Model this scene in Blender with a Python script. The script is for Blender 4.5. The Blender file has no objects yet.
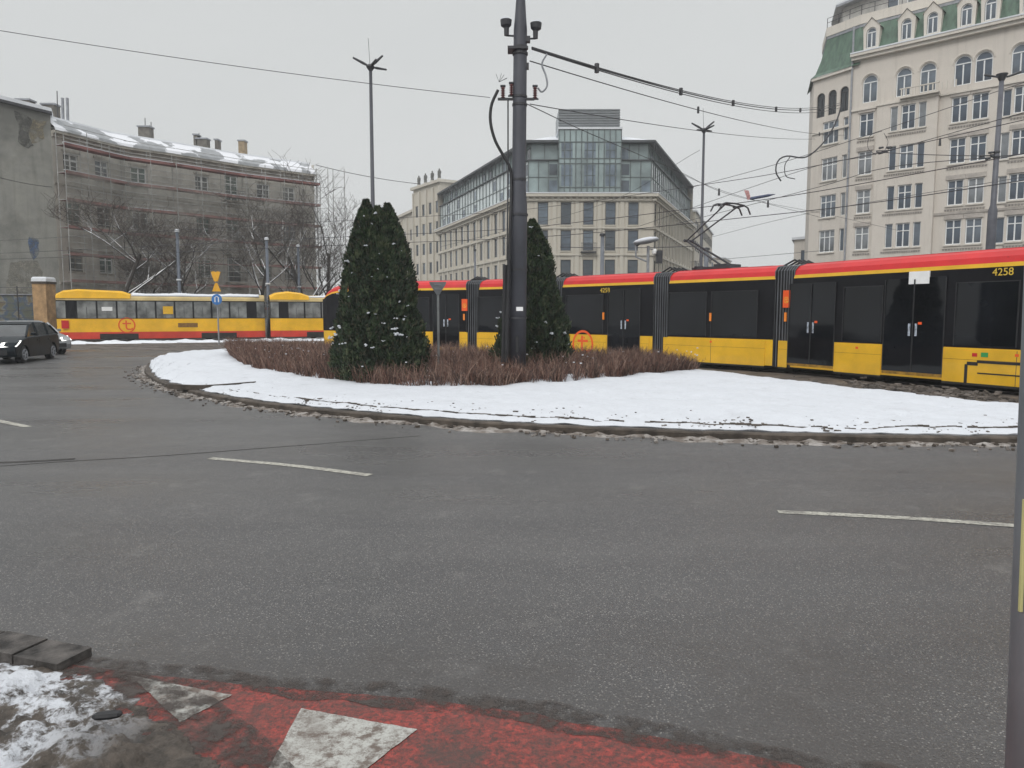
import bpy, bmesh, math, random
from mathutils import Vector, Matrix, noise
random.seed(7)
R = math.radians
sc = bpy.context.scene
COL = sc.collection
# ------------------------------------------------------------------ camera
F, HC = 750.0, 1.75
PITCH = R(5.33)
cP, sP = math.cos(PITCH), math.sin(PITCH)
cam_d = bpy.data.cameras.new('camera'); cam = bpy.data.objects.new('camera', cam_d); COL.objects.link(cam)
cam.location = (0, 0, HC); cam.rotation_euler = (R(90) - PITCH, 0, 0)
cam_d.sensor_width = 36; cam_d.lens = 36 * F / 1024; cam_d.clip_end = 3000; cam_d.clip_start = 0.05
sc.camera = cam

def ray(px, py):
    u = (px - 512) / F; v = (384 - py) / F
    return Vector((u, cP + v * sP, -sP + v * cP))
def gnd(px, py, z=0.0):
    d = ray(px, py); t = (z - HC) / d.z
    return Vector((d.x * t, d.y * t, z))
def atY(px, py, Y):
    d = ray(px, py); t = Y / d.y
    return Vector((d.x * t, Y, HC + d.z * t))
def onwall(px, py, P, D):
    """where the view ray meets the vertical wall through P (xy) along D -> (distance along, height)"""
    d = ray(px, py)
    det = d.x * (-D[1]) - (-D[0]) * d.y
    t = (P[0] * (-D[1]) + D[0] * P[1]) / det
    X, Y = d.x * t, d.y * t
    return ((X - P[0]) * D[0] + (Y - P[1]) * D[1], HC + d.z * t)

# ------------------------------------------------------------------ materials
MATS = {}
def nodes(name):
    m = bpy.data.materials.new(name); m.use_nodes = True
    nt = m.node_tree; b = nt.nodes['Principled BSDF']
    return m, nt, b
def N(nt, t, **kw):
    n = nt.nodes.new(t)
    for k, v in kw.items():
        if k in n.inputs: n.inputs[k].default_value = v
        else: setattr(n, k, v)
    return n
def tc(nt, which='Object'):
    return nt.nodes.new('ShaderNodeTexCoord').outputs[which]
def noise_fac(nt, scale, lo=.35, hi=.65, detail=5, rough=.6, coord=None, stretch=None):
    co = coord or tc(nt)
    if stretch:
        mp = N(nt, 'ShaderNodeMapping'); mp.inputs['Scale'].default_value = stretch
        nt.links.new(co, mp.inputs['Vector']); co = mp.outputs[0]
    n = N(nt, 'ShaderNodeTexNoise', Scale=scale, Detail=detail, Roughness=rough)
    nt.links.new(co, n.inputs['Vector'])
    r = N(nt, 'ShaderNodeMapRange'); r.inputs['From Min'].default_value = lo; r.inputs['From Max'].default_value = hi
    nt.links.new(n.outputs['Fac'], r.inputs['Value'])
    return r.outputs[0]
def mix(nt, fac, a, b):
    m = nt.nodes.new('ShaderNodeMix'); m.data_type = 'RGBA'
    for s, v in ((m.inputs[6], a), (m.inputs[7], b)):
        if isinstance(v, (tuple, list)): s.default_value = (*v[:3], 1)
        else: nt.links.new(v, s)
    if isinstance(fac, float): m.inputs[0].default_value = fac
    else: nt.links.new(fac, m.inputs[0])
    return m.outputs[2]
def bump(nt, b, fac, strength=.3, dist=.02):
    bp = N(nt, 'ShaderNodeBump', Strength=strength, Distance=dist)
    nt.links.new(fac, bp.inputs['Height']); nt.links.new(bp.outputs[0], b.inputs['Normal'])
def mat(name, col, rough=.7, var=.15, scale=3.0, metal=0.0, bmp=0.0, bscale=20.0, stretch=None, spec=.5, coat=0.0):
    if name in MATS: return MATS[name]
    m, nt, b = nodes(name)
    c2 = tuple(max(0, c * (1 - var)) for c in col); c1 = tuple(min(1, c * (1 + var)) for c in col)
    f = noise_fac(nt, scale, stretch=stretch)
    nt.links.new(mix(nt, f, c2, c1), b.inputs['Base Color'])
    b.inputs['Roughness'].default_value = rough; b.inputs['Metallic'].default_value = metal
    b.inputs['Specular IOR Level'].default_value = spec
    b.inputs['Coat Weight'].default_value = coat
    if bmp: bump(nt, b, noise_fac(nt, bscale, 0, 1), bmp)
    MATS[name] = m
    return m
def updot(nt):
    g = nt.nodes.new('ShaderNodeNewGeometry'); s = nt.nodes.new('ShaderNodeSeparateXYZ')
    nt.links.new(g.outputs['Normal'], s.inputs[0]); return s.outputs['Z']
def maprange(nt, val, a, b_, c=0., d=1.):
    r = N(nt, 'ShaderNodeMapRange')
    for k, v in zip(('From Min', 'From Max', 'To Min', 'To Max'), (a, b_, c, d)): r.inputs[k].default_value = v
    nt.links.new(val, r.inputs['Value']); return r.outputs[0]
def math2(nt, op, a, b_):
    m = nt.nodes.new('ShaderNodeMath'); m.operation = op
    for s, v in ((m.inputs[0], a), (m.inputs[1], b_)):
        if isinstance(v, (int, float)): s.default_value = v
        else: nt.links.new(v, s)
    return m.outputs[0]

def asphalt():
    m, nt, b = nodes('asphalt')
    co = tc(nt)
    big = noise_fac(nt, .28, .36, .64, 8, .62, co)
    streak = noise_fac(nt, .7, .42, .62, 6, .62, co, (.16, 1.1, 1))
    fine = noise_fac(nt, 70, .25, .75, 3, .7, co)
    c = mix(nt, big, (.074, .071, .072), (.112, .108, .107))
    c = mix(nt, math2(nt, 'MULTIPLY', streak, .6), c, (.060, .058, .061))
    c = mix(nt, math2(nt, 'MULTIPLY', fine, .75), c, (.028, .027, .027))
    for s, th, colr, a in ((70, .36, (.40, .38, .35), .6), (120, .34, (.36, .33, .28), .6), (85, .34, (.02, .02, .02), .6)):
        v = N(nt, 'ShaderNodeTexVoronoi', Scale=s); nt.links.new(co, v.inputs['Vector'])
        sp = maprange(nt, v.outputs['Distance'], th, th * .6)
        sel = nt.nodes.new('ShaderNodeSeparateColor'); nt.links.new(v.outputs['Color'], sel.inputs[0])
        pick = maprange(nt, sel.outputs[0 if colr[0] > .4 else (1 if colr[0] > .1 else 2)], .6, .75)
        c = mix(nt, math2(nt, 'MULTIPLY', math2(nt, 'MULTIPLY', sp, pick), a), c, colr)
    c = mix(nt, math2(nt, 'MULTIPLY', noise_fac(nt, 1.9, .58, .70, 7, .7, co), .5), c, (.15, .145, .138))
    sepc = nt.nodes.new('ShaderNodeSeparateXYZ'); nt.links.new(co, sepc.inputs[0])
    c = mix(nt, math2(nt, 'MULTIPLY', maprange(nt, sepc.outputs['Y'], 4.6, 3.6), math2(nt, 'MULTIPLY', noise_fac(nt, 1.1, .35, .6, 7, .7, co), .6)), c, (.04, .034, .03))
    nt.links.new(c, b.inputs['Base Color'])
    wet = noise_fac(nt, .6, .35, .7, 5, .6, co, (.3, 1, 1))
    nt.links.new(maprange(nt, wet, 0, 1, .24, .50), b.inputs['Roughness'])
    b.inputs['Specular IOR Level'].default_value = .5
    bump(nt, b, noise_fac(nt, 60, 0, 1, 3, .7, co), .8, .008)
    MATS['asphalt'] = m; return m
def snow(name='snow', dirt=.25, lo=.5, hi=.75, col=(.55, .57, .605), scale=1.6):
    m, nt, b = nodes(name)
    co = tc(nt)
    d = noise_fac(nt, scale, lo, hi, 8, .7, co)
    v = noise_fac(nt, 5, .3, .7, 4, .6, co)
    c = mix(nt, v, tuple(x * .93 for x in col), col)
    c = mix(nt, math2(nt, 'MULTIPLY', d, dirt), c, (.11, .09, .075))
    c = mix(nt, math2(nt, 'MULTIPLY', noise_fac(nt, 16, .60, .70, 5, .75, co), .5), c, (.12, .1, .08))
    nt.links.new(c, b.inputs['Base Color']); b.inputs['Roughness'].default_value = .85
    b.inputs['Subsurface Weight'].default_value = 0
    bump(nt, b, noise_fac(nt, 14, 0, 1, 6, .65, co), .4, .03)
    MATS[name] = m; return m
def bark_snow(name, col, thr=.45, noisy=.5):
    m, nt, b = nodes(name)
    co = tc(nt)
    up = maprange(nt, updot(nt), thr, thr + .25)
    n = noise_fac(nt, 2.3, .3, .42, 3, .5, co)
    f = math2(nt, 'MULTIPLY', up, n)
    c = mix(nt, noise_fac(nt, 9, .3, .7, 4, .6, co), tuple(x * .7 for x in col), col)
    nt.links.new(mix(nt, f, c, (.75, .76, .78)), b.inputs['Base Color']); b.inputs['Roughness'].default_value = .9
    MATS[name] = m; return m
def glass(name, col=(.03, .04, .05), rough=.08, spec=.6, var=.5, scale=.6):
    m, nt, b = nodes(name)
    f = noise_fac(nt, scale, .35, .65, 3, .5)
    nt.links.new(mix(nt, f, tuple(c * (1 - var) for c in col), tuple(c * (1 + var) for c in col)), b.inputs['Base Color'])
    b.inputs['Roughness'].default_value = rough; b.inputs['Specular IOR Level'].default_value = spec
    MATS[name] = m; return m
def plaster(name, a, b2, stain, lo=.45, hi=.7, sscale=.25, amt=.7, streaks=True):
    m, nt, b = nodes(name)
    co = tc(nt)
    c = mix(nt, noise_fac(nt, 1.2, .3, .7, 6, .65, co), a, b2)
    s = noise_fac(nt, sscale, lo, hi, 7, .65, co)
    c = mix(nt, math2(nt, 'MULTIPLY', s, amt), c, stain)
    if streaks:
        st = noise_fac(nt, 1.5, .52, .75, 4, .6, co, (1.6, 1.6, .12))
        c = mix(nt, math2(nt, 'MULTIPLY', st, .45), c, tuple(x * .75 for x in stain))
    nt.links.new(c, b.inputs['Base Color']); b.inputs['Roughness'].default_value = .9
    bump(nt, b, noise_fac(nt, 30, 0, 1, 4, .6, co), .15, .02)
    MATS[name] = m; return m

M_ASPH = asphalt()
M_SNOW = snow('snow', .22, .55, .8)
M_RSNOW = snow('roof_snow', .3, .5, .8, (.66, .68, .71), .3)
M_SLUSH = snow('dirty_slush', 1.0, .30, .56, (.40, .38, .36), 5)
M_MUD = None
def mudmat():
    m, nt, b = nodes('mud_and_snow')
    co = tc(nt)
    n1 = noise_fac(nt, 4.2, .47, .54, 9, .75, co)
    sep = nt.nodes.new('ShaderNodeSeparateXYZ'); nt.links.new(co, sep.inputs[0])
    left = maprange(nt, sep.outputs['X'], -1.5, -1.95)
    f = math2(nt, 'MULTIPLY', n1, left)
    base = mix(nt, noise_fac(nt, 9, .3, .7, 6, .7, co), (.022, .018, .014), (.13, .105, .085))
    c = mix(nt, f, base, (.62, .64, .68))
    nt.links.new(c, b.inputs['Base Color']); b.inputs['Roughness'].default_value = .55
    bump(nt, b, noise_fac(nt, 28, 0, 1, 8, .7, co), .9, .03)
    MATS['mud'] = m; return m
M_MUD = mudmat()
def redpath():
    m, nt, b = nodes('red_cycle_path')
    co = tc(nt)
    c = mix(nt, noise_fac(nt, 26, .3, .7, 6, .75, co), (.13, .022, .018), (.40, .06, .045))
    c = mix(nt, math2(nt, 'MULTIPLY', noise_fac(nt, 42, .46, .58, 6, .85, co), .85), c, (.035, .025, .022))
    c = mix(nt, math2(nt, 'MULTIPLY', noise_fac(nt, 2.4, .44, .62, 8, .75, co), .8), c, (.05, .038, .032))
    nt.links.new(c, b.inputs['Base Color']); b.inputs['Roughness'].default_value = .6
    bump(nt, b, noise_fac(nt, 50, 0, 1, 5, .7, co), .7, .012)
    return m
M_RED = redpath()
def worn_paint(name, lo=.44, hi=.6, col=(.62, .61, .57), under=(.1, .09, .085), sc_=16):
    m, nt, b = nodes(name)
    co = tc(nt)
    f = noise_fac(nt, sc_, lo, hi, 7, .75, co)
    f2 = noise_fac(nt, 2.2, .5, .7, 6, .7, co)
    c = mix(nt, f, col, under); c = mix(nt, math2(nt, 'MULTIPLY', f2, .8), c, under)
    c = mix(nt, math2(nt, 'MULTIPLY', noise_fac(nt, 60, .48, .62, 4, .8, co), .5), c, under)
    nt.links.new(c, b.inputs['Base Color']); b.inputs['Roughness'].default_value = .65
    bump(nt, b, noise_fac(nt, 60, 0, 1, 4, .7, co), .4, .006)
    return m
M_PAINT = worn_paint('worn_white_paint', .46, .64, (.42, .41, .35))
M_TRI = worn_paint('worn_triangle_paint', .47, .6, (.37, .37, .345), (.11, .085, .07), 13)
M_KERB = mat('kerb_stone', (.062, .05, .04), .9, .5, 4, bmp=.5)
M_DIRT = mat('track_dirt', (.085, .07, .058), .8, .55, 2.2, bmp=.6)
M_RAIL = mat('rail_steel', (.2, .18, .17), .4, .3, 4, metal=.6)
M_POLE = mat('pole_paint', (.052, .054, .066), .55, .25, 1.6, stretch=(1, 1, .3))
M_POLEG = mat('pole_grey', (.12, .13, .15), .5, .2, 2)
M_BLUEP = mat('pole_blue_grey', (.085, .10, .125), .5, .2, 2)
M_BLACK = mat('black_rubber', (.015, .015, .017), .6, .3, 6)
M_DARK = mat('dark_metal', (.035, .035, .04), .5, .3, 5)
M_INS = mat('insulator_red', (.09, .02, .02), .35, .3, 8)
M_WIRE = mat('wire', (.03, .03, .035), .6, .2, 2)
M_TRED = mat('tram_red', (.50, .022, .024), .5, .12, 1.2, spec=.3)
M_TYEL = mat('tram_yellow', (.70, .40, .014), .35, .1, 1.5, coat=.3)
M_TBLK = mat('tram_black_band', (.010, .010, .012), .2, .3, .7, spec=.12)
M_TGLS = glass('tram_window', (.006, .007, .009), .05, .34)
M_TORG = mat('tram_orange_mark', (.75, .09, .01), .5, .1, 4)
M_TDIG = mat('tram_digit_yellow', (.65, .45, .05), .5, .1, 4)
M_WHITE = mat('white_paint', (.75, .75, .74), .5, .06, 4)
M_GREY = mat('grey_metal', (.25, .26, .28), .5, .2, 3)
M_UNDER = mat('underframe', (.02, .018, .016), .8, .4, 5)

# ------------------------------------------------------------------ mesh builder
class MB:
    def __init__(s): s.v = []; s.f = []; s.m = []; s.mats = []; s.smooth = False
    def mi(s, m):
        if m not in s.mats: s.mats.append(m)
        return s.mats.index(m)
    def poly(s, pts, m):
        i = len(s.v); s.v += [tuple(p) for p in pts]; s.f.append(tuple(range(i, i + len(pts)))); s.m.append(s.mi(m)); return s
    def faces(s, vs, fs, m):
        i = len(s.v); s.v += [tuple(p) for p in vs]; k = s.mi(m)
        for f in fs: s.f.append(tuple(a + i for a in f)); s.m.append(k)
        return s
    def box(s, x0, x1, y0, y1, z0, z1, m, M=None):
        vs = [Vector((x, y, z)) for z in (z0, z1) for y in (y0, y1) for x in (x0, x1)]
        if M: vs = [M @ v for v in vs]
        return s.faces(vs, [(0, 2, 3, 1), (4, 5, 7, 6), (0, 1, 5, 4), (2, 6, 7, 3), (0, 4, 6, 2), (1, 3, 7, 5)], m)
    def tube(s, pts, rad, m, n=8, cap=True):
        pts = [Vector(p) for p in pts]
        if not isinstance(rad, (list, tuple)): rad = [rad] * len(pts)
        rings = []; last = None
        for i, p in enumerate(pts):
            a = pts[max(0, i - 1)]; b = pts[min(len(pts) - 1, i + 1)]
            t = (b - a)
            if t.length < 1e-9: t = Vector((0, 0, 1))
            t.normalize()
            if last is None:
                x = t.orthogonal().normalized()
            else:
                x = (last - t * last.dot(t))
                x = x.normalized() if x.length > 1e-6 else t.orthogonal().normalized()
            last = x; y = t.cross(x)
            rings.append([p + (x * math.cos(2 * math.pi * k / n) + y * math.sin(2 * math.pi * k / n)) * rad[i] for k in range(n)])
        vs = [v for r in rings for v in r]; fs = []
        for i in range(len(rings) - 1):
            for k in range(n):
                k2 = (k + 1) % n
                fs.append((i * n + k, i * n + k2, (i + 1) * n + k2, (i + 1) * n + k))
        if cap:
            fs.append(tuple(range(n))[::-1]); fs.append(tuple(range((len(rings) - 1) * n, len(rings) * n)))
        return s.faces(vs, fs, m)
    def loft(s, rings, m, closed=True, cap=True):
        """rings of equal length; m: material or function(segment index)"""
        n = len(rings[0])
        i0 = len(s.v); s.v += [tuple(p) for r in rings for p in r]
        for i in range(len(rings) - 1):
            for k in range(n if closed else n - 1):
                k2 = (k + 1) % n
                mm = m(k) if callable(m) else m
                s.f.append((i0 + i * n + k, i0 + i * n + k2, i0 + (i + 1) * n + k2, i0 + (i + 1) * n + k)); s.m.append(s.mi(mm))
        if cap and closed:
            mm = m(0) if callable(m) else m
            s.f.append(tuple(i0 + k for k in range(n))[::-1]); s.m.append(s.mi(mm))
            s.f.append(tuple(i0 + (len(rings) - 1) * n + k for k in range(n))); s.m.append(s.mi(mm))
        return s
    def mesh(s, name):
        me = bpy.data.meshes.new(name)
        me.from_pydata(s.v, [], s.f)
        for m in s.mats: me.materials.append(m)
        me.polygons.foreach_set('material_index', s.m)
        if s.smooth: me.polygons.foreach_set('use_smooth', [True] * len(s.f))
        me.update(); return me
    def build(s, name, parent=None, loc=(0, 0, 0), rz=0.0, fix=False, smooth=None):
        if smooth is not None: s.smooth = smooth
        me = s.mesh(name)
        if fix:
            bm = bmesh.new(); bm.from_mesh(me); bmesh.ops.recalc_face_normals(bm, faces=bm.faces[:]); bm.to_mesh(me); bm.free()
        o = bpy.data.objects.new(name, me); COL.objects.link(o); o.parent = parent
        o.location = loc; o.rotation_euler = (0, 0, rz)
        return o
def empty(name, loc=(0, 0, 0), rz=0.0):
    o = bpy.data.objects.new(name, None); COL.objects.link(o); o.location = loc; o.rotation_euler = (0, 0, rz); return o
def inst(name, me, parent, loc=(0, 0, 0), rz=0.0):
    o = bpy.data.objects.new(name, me); COL.objects.link(o); o.parent = parent; o.location = loc; o.rotation_euler = (0, 0, rz); return o
def tag(o, label=None, cat=None, group=None, kind=None):
    if label: o['label'] = label
    if cat: o['category'] = cat
    if group: o['group'] = group
    if kind: o['kind'] = kind
    return o
def struct(o): o['kind'] = 'structure'; return o
def smooth_path(pts, n, closed=False):
    """catmull-rom then even resample to n points"""
    P = [Vector(p) for p in pts]; out = []
    for i in range(len(P) - 1):
        p0 = P[i - 1] if i else P[0] * 2 - P[1]
        p1, p2 = P[i], P[i + 1]
        p3 = P[i + 2] if i + 2 < len(P) else P[-1] * 2 - P[-2]
        for k in range(12):
            t = k / 12
            out.append(.5 * ((2 * p1) + (p2 - p0) * t + (2 * p0 - 5 * p1 + 4 * p2 - p3) * t * t + (3 * p1 - 3 * p2 + p3 - p0) * t ** 3))
    out.append(P[-1])
    L = [0]
    for a, b in zip(out, out[1:]): L.append(L[-1] + (b - a).length)
    res = []; j = 0
    for i in range(n):
        d = L[-1] * i / (n - 1)
        while j < len(L) - 2 and L[j + 1] < d: j += 1
        t = (d - L[j]) / max(1e-9, L[j + 1] - L[j]); res.append(out[j].lerp(out[j + 1], min(1, t)))
    return res
def offset_path(P, d):
    out = []
    for i, p in enumerate(P):
        t = (P[min(i + 1, len(P) - 1)] - P[max(i - 1, 0)]); t.z = 0; t.normalize()
        out.append(p + Vector((-t.y, t.x, 0)) * d)
    return out
def ns(x, y, z=0.0): return noise.noise(Vector((x, y, z)))
def fbm(x, y, z=0.0): return ns(x, y, z) + .5 * ns(2.1 * x, 2.1 * y, z + 7) + .25 * ns(4.3 * x, 4.3 * y, z + 13)

# ------------------------------------------------------------------ world, sun
w = bpy.data.worlds.new('World'); sc.world = w; w.use_nodes = True
nt = w.node_tree; bg = nt.nodes['Background']
sky = nt.nodes.new('ShaderNodeTexSky'); sky.sky_type = 'NISHITA'; sky.sun_disc = False
SUN_EL, SUN_AZ = R(42), R(205)
sky.sun_elevation = SUN_EL; sky.sun_rotation = SUN_AZ; sky.dust_density = 3
hsv = N(nt, 'ShaderNodeHueSaturation', Saturation=.05); nt.links.new(sky.outputs[0], hsv.inputs['Color'])
co = tc(nt, 'Generated'); sep = nt.nodes.new('ShaderNodeSeparateXYZ'); nt.links.new(co, sep.inputs[0])
grad = maprange(nt, sep.outputs['Z'], .40, .8, 0., 1.)
cloud = noise_fac(nt, 1.3, .25, .75, 4, .5, co, (1, 1, 3))
low = mix(nt, cloud, (6.5, 6.72, 6.75), (7.15, 7.3, 7.3))
over = mix(nt, grad, low, (16.5, 16.8, 17.0))
nt.links.new(mix(nt, .94, hsv.outputs[0], over), bg.inputs['Color']); bg.inputs['Strength'].default_value = .1
sd = bpy.data.lights.new('sun', 'SUN'); sd.energy = 1.3; sd.angle = R(25); sd.color = (1, .98, .95)
so = bpy.data.objects.new('sun', sd); COL.objects.link(so)
az = SUN_AZ
dirv = Vector((math.sin(az) * math.cos(SUN_EL), math.cos(az) * math.cos(SUN_EL), math.sin(SUN_EL)))
so.rotation_euler = dirv.to_track_quat('Z', 'Y').to_euler()
sc.view_settings.view_transform = 'Standard'; sc.view_settings.look = 'None'; sc.view_settings.exposure = 0; sc.view_settings.gamma = 1

# ------------------------------------------------------------------ ground
b = MB(); b.poly([(-900, -300, -.02), (900, -300, -.02), (900, 1500, -.02), (-900, 1500, -.02)], mat('far_ground', (.12, .11, .1), .9, .3, .2)); struct(b.build('ground'))
b = MB(); b.poly([(-120, -60, 0), (120, -60, 0), (120, 200, 0), (-120, 200, 0)], M_ASPH); struct(b.build('road'))

# tram line: near side of the tram, through the joints
JT = [Vector((-8.9, 34.75, 0)), Vector((-1.65, 31.85, 0)), Vector((1.7, 29.2, 0)), Vector((5.05, 25.6, 0)), Vector((7.93, 22.0, 0)), Vector((11.95, 13.45, 0))]
NEAR = smooth_path([(-60, 52, 0), (-35, 45.5, 0), (-18, 38.6, 0)] + [tuple(p) for p in JT] + [(14.6, 7.0, 0), (17.5, -3, 0), (20, -16, 0)], 150)
b = MB()
o1 = offset_path(NEAR, -1.9); o2 = offset_path(NEAR, 7.2)
for i in range(len(NEAR) - 1):
    b.poly([o1[i] + Vector((0, 0, .006)), o1[i + 1] + Vector((0, 0, .006)), o2[i + 1] + Vector((0, 0, .006)), o2[i] + Vector((0, 0, .006))], M_DIRT)
struct(b.build('track_bed'))
b = MB()
for off in (.48, 1.92, 4.0, 5.44):
    q = offset_path(NEAR, off)
    a_, c_ = offset_path(q, -.035), offset_path(q, .035)
    b.loft([[p + Vector((0, 0, .008)), p + Vector((0, 0, .03)), r + Vector((0, 0, .03)), r + Vector((0, 0, .008))] for p, r in zip(a_, c_)], M_RAIL)
struct(b.build('tram_rails'))

# ------------------------------------------------------------------ snow island
FR = [gnd(148, 366), gnd(145, 373), gnd(154, 382), gnd(174, 390), gnd(200, 397), gnd(240, 404.5), gnd(290, 411.5), gnd(340, 417), gnd(400, 422.5), gnd(470, 428),
      gnd(560, 433), gnd(660, 437.5), gnd(760, 441), gnd(860, 443), gnd(940, 444), gnd(1014, 444.5), Vector((9.2, 10.1, 0)), Vector((12, 9.75, 0)), Vector((13.4, 9.3, 0))]
BK = [gnd(148, 366), gnd(158, 360), gnd(179, 355), gnd(224, 351.5), Vector((-11, 34.6, 0)), Vector((-8.6, 33.4, 0)), Vector((-1.9, 30.5, 0)), Vector((1.3, 27.9, 0)),
      Vector((4.2, 24.6, 0)), gnd(700, 371), gnd(775, 381), gnd(850, 390), gnd(905, 396), gnd(960, 402), gnd(1017, 408), Vector((10.7, 11.3, 0)), Vector((13.4, 9.3, 0))]
for p in BK: p.z = 0
NU, NV = 420, 70
fr = smooth_path(FR, NU); bk = smooth_path(BK, NU)
KW = .16
kin = offset_path(fr, KW)
b = MB(); HK = .10
def kh(p): return HK + .012 * ns(p.x * 1.3, p.y * 1.3, 3)
rings = []
for p, q in zip(fr, kin):
    h = kh(p); j = Vector((0, 0, 0))
    rings.append([p + Vector((0, 0, -.03)), p + Vector((0, 0, h - .02)), p.lerp(q, .15) + Vector((0, 0, h)), q + Vector((0, 0, h)), q + Vector((0, 0, -.03))])
b.loft(rings, M_KERB)
struct(b.build('island_kerb', fix=True))
TR_ = []
for (a_, c_) in ((gnd(600, 428), gnd(760, 382)), (gnd(230, 398), gnd(330, 384)), (gnd(820, 436), gnd(990, 412))):
    for k in range(14):
        q_ = a_.lerp(c_, k / 13); TR_.append((q_.x + random.gauss(0, .12), q_.y + (.12 if k % 2 else -.12) + random.gauss(0, .05)))
def snow_h(p, d):
    h = .08 + .13 * (1 - math.exp(-max(0, d) / .6)) + .05 * fbm(p.x * .9, p.y * .9) * min(1, d * 1.5) + .016 * fbm(p.x * 4, p.y * 4, 4)
    for tx, ty in TR_:
        r2 = (p.x - tx) ** 2 + (p.y - ty) ** 2
        if r2 < .09: h -= .055 * math.exp(-r2 / .012)
    return h
vs = []; fs = []
for i in range(NU):
    a = kin[i] - (kin[i] - fr[i]) * (.05 + .8 * fbm(fr[i].x * 2.2, fr[i].y * 2.2, 9))
    c = bk[i]; wdt = (c - a).length
    for j in range(NV):
        t = (j / (NV - 1)); t = t ** 1.6
        p = a.lerp(c, t)
        d = min(t * wdt, (1 - t) * wdt * 1.0)
        p.z = snow_h(p, d) * (.25 + .75 * min(1, (1 - t) * wdt / 2.2)) + (.035 if j == 0 else 0)
        if j in (0, NV - 1): p.z = .0 if j else .12
        vs.append(p)
for i in range(NU - 1):
    for j in range(NV - 1):
        k = i * NV + j; fs.append((k, k + NV, k + NV + 1, k + 1))
b = MB(); b.faces(vs, fs, M_SNOW); b.smooth = True
struct(b.build('snow_island'))
# thin second edging showing through the snow
b = MB()
e0 = offset_path(fr, .52); e1 = offset_path(fr, .535)
for i in range(60, NU - 4):
    p = e0[i]
    if ns(p.x * .9, 3.3) > -.4 and p.x > -7.2 and ns(p.x * 7, 1) > -.42 + .3 * ns(p.x * .5, 8):
        z = snow_h(p, .5) - .002 + .014 * ns(p.x * 7, 2)
        z2 = z
        b.poly([e0[i] + Vector((0, 0, z)), e0[i + 1] + Vector((0, 0, z)), e1[i + 1] + Vector((0, 0, z + .006)), e1[i] + Vector((0, 0, z + .006))], M_KERB)
        b.poly([e0[i] + Vector((0, 0, z - .022)), e0[i + 1] + Vector((0, 0, z - .022)), e0[i + 1] + Vector((0, 0, z)), e0[i] + Vector((0, 0, z))], M_KERB)
struct(b.build('snowed_edging'))
b = MB()
ip = smooth_path([gnd(168, 384, .2), gnd(205, 385, .2), gnd(255, 381.5, .2)], 20)
b.loft([[p + Vector((0, -.06, -.1)), p + Vector((0, -.06, .0)), p + Vector((0, .06, .0)), p + Vector((0, .06, -.1))] for p in ip], M_KERB)
struct(b.build('inner_kerb', fix=True))
# slush along the kerb foot
b = MB(); vs = []; fs = []
sl = offset_path(fr, -.02)
for i, p in enumerate(sl):
    wd = .16 + .3 * fbm(p.x * 1.1, p.y * 1.1, 5)
    wd = max(.05, wd); q = offset_path(fr, 0)[i] if False else None
    t = (fr[min(i + 1, NU - 1)] - fr[max(0, i - 1)]).normalized(); nrm = Vector((t.y, -t.x, 0))
    for j in range(7):
        u = j / 6; r = p + nrm * wd * u
        r.z = .028 * (1 - u) * (.6 + 2.2 * ns(r.x * 6, r.y * 6, 1)) + (.018 * abs(ns(r.x * 20, r.y * 20)) if j < 6 else 0) + .002
        if j == 6: r.z = -.005
        vs.append(r)
for i in range(NU - 1):
    for j in range(6):
        k = i * 7 + j; fs.append((k, k + 7, k + 8, k + 1))
b.faces(vs, fs, M_SLUSH); tag(b.build('kerb_slush'), kind='stuff')
b = MB()
for i in range(700):
    k = random.randrange(NU - 1); t = (fr[k + 1] - fr[k]).normalized(); nrm = Vector((t.y, -t.x, 0))
    p = fr[k] + nrm * abs(random.gauss(0, .22)) + t * random.random() * .1
    s = random.uniform(.008, .035)
    b.box(-s, s, -s * .7, s * .7, 0, s, random.choice((M_SLUSH, M_SLUSH, M_KERB)), Matrix.Translation((p.x, p.y, .002)) @ Matrix.Rotation(random.random() * 6, 4, 'Z') @ Matrix.Rotation(random.uniform(-.5, .5), 4, 'X'))
tag(b.build('kerb_debris'), kind='stuff')
b = MB()
for i in range(1500):
    k = random.randrange(40, NU - 2); d_ = abs(random.gauss(0, .45)) + .17
    t = (fr[k + 1] - fr[k]).normalized(); p = fr[k] + Vector((-t.y, t.x, 0)) * d_ + t * random.random() * .1
    if ns(p.x * 1.4, p.y * 1.4, 40) < -.05: continue
    s = random.uniform(.005, .02) if random.random() < .93 else random.uniform(.02, .04)
    b.box(-s, s, -s * .7, s * .7, -.005, s * .5, random.choice((M_KERB, M_DIRT, M_SLUSH)), Matrix.Translation((p.x, p.y, snow_h(p, d_ - .16))) @ Matrix.Rotation(random.random() * 6, 4, 'Z'))
tag(b.build('snow_grit'), kind='stuff')
# muddy heap by the track
b = MB()
for i in range(700):
    px = random.gauss(930, 38); py = 383 + (px - 850) * .105 + random.gauss(2, 2.0)
    p = gnd(px, py, .14); s = random.uniform(.02, .08)
    b.box(-s, s, -s * .5, s * .5, 0, s * .5, M_DIRT, Matrix.Translation((p.x, p.y, .12 + random.random() * .08)) @ Matrix.Rotation(random.random() * 6, 4, 'Z') @ Matrix.Rotation(random.uniform(-.6, .6), 4, 'X'))
tag(b.build('mud_clods'), kind='stuff')
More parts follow.
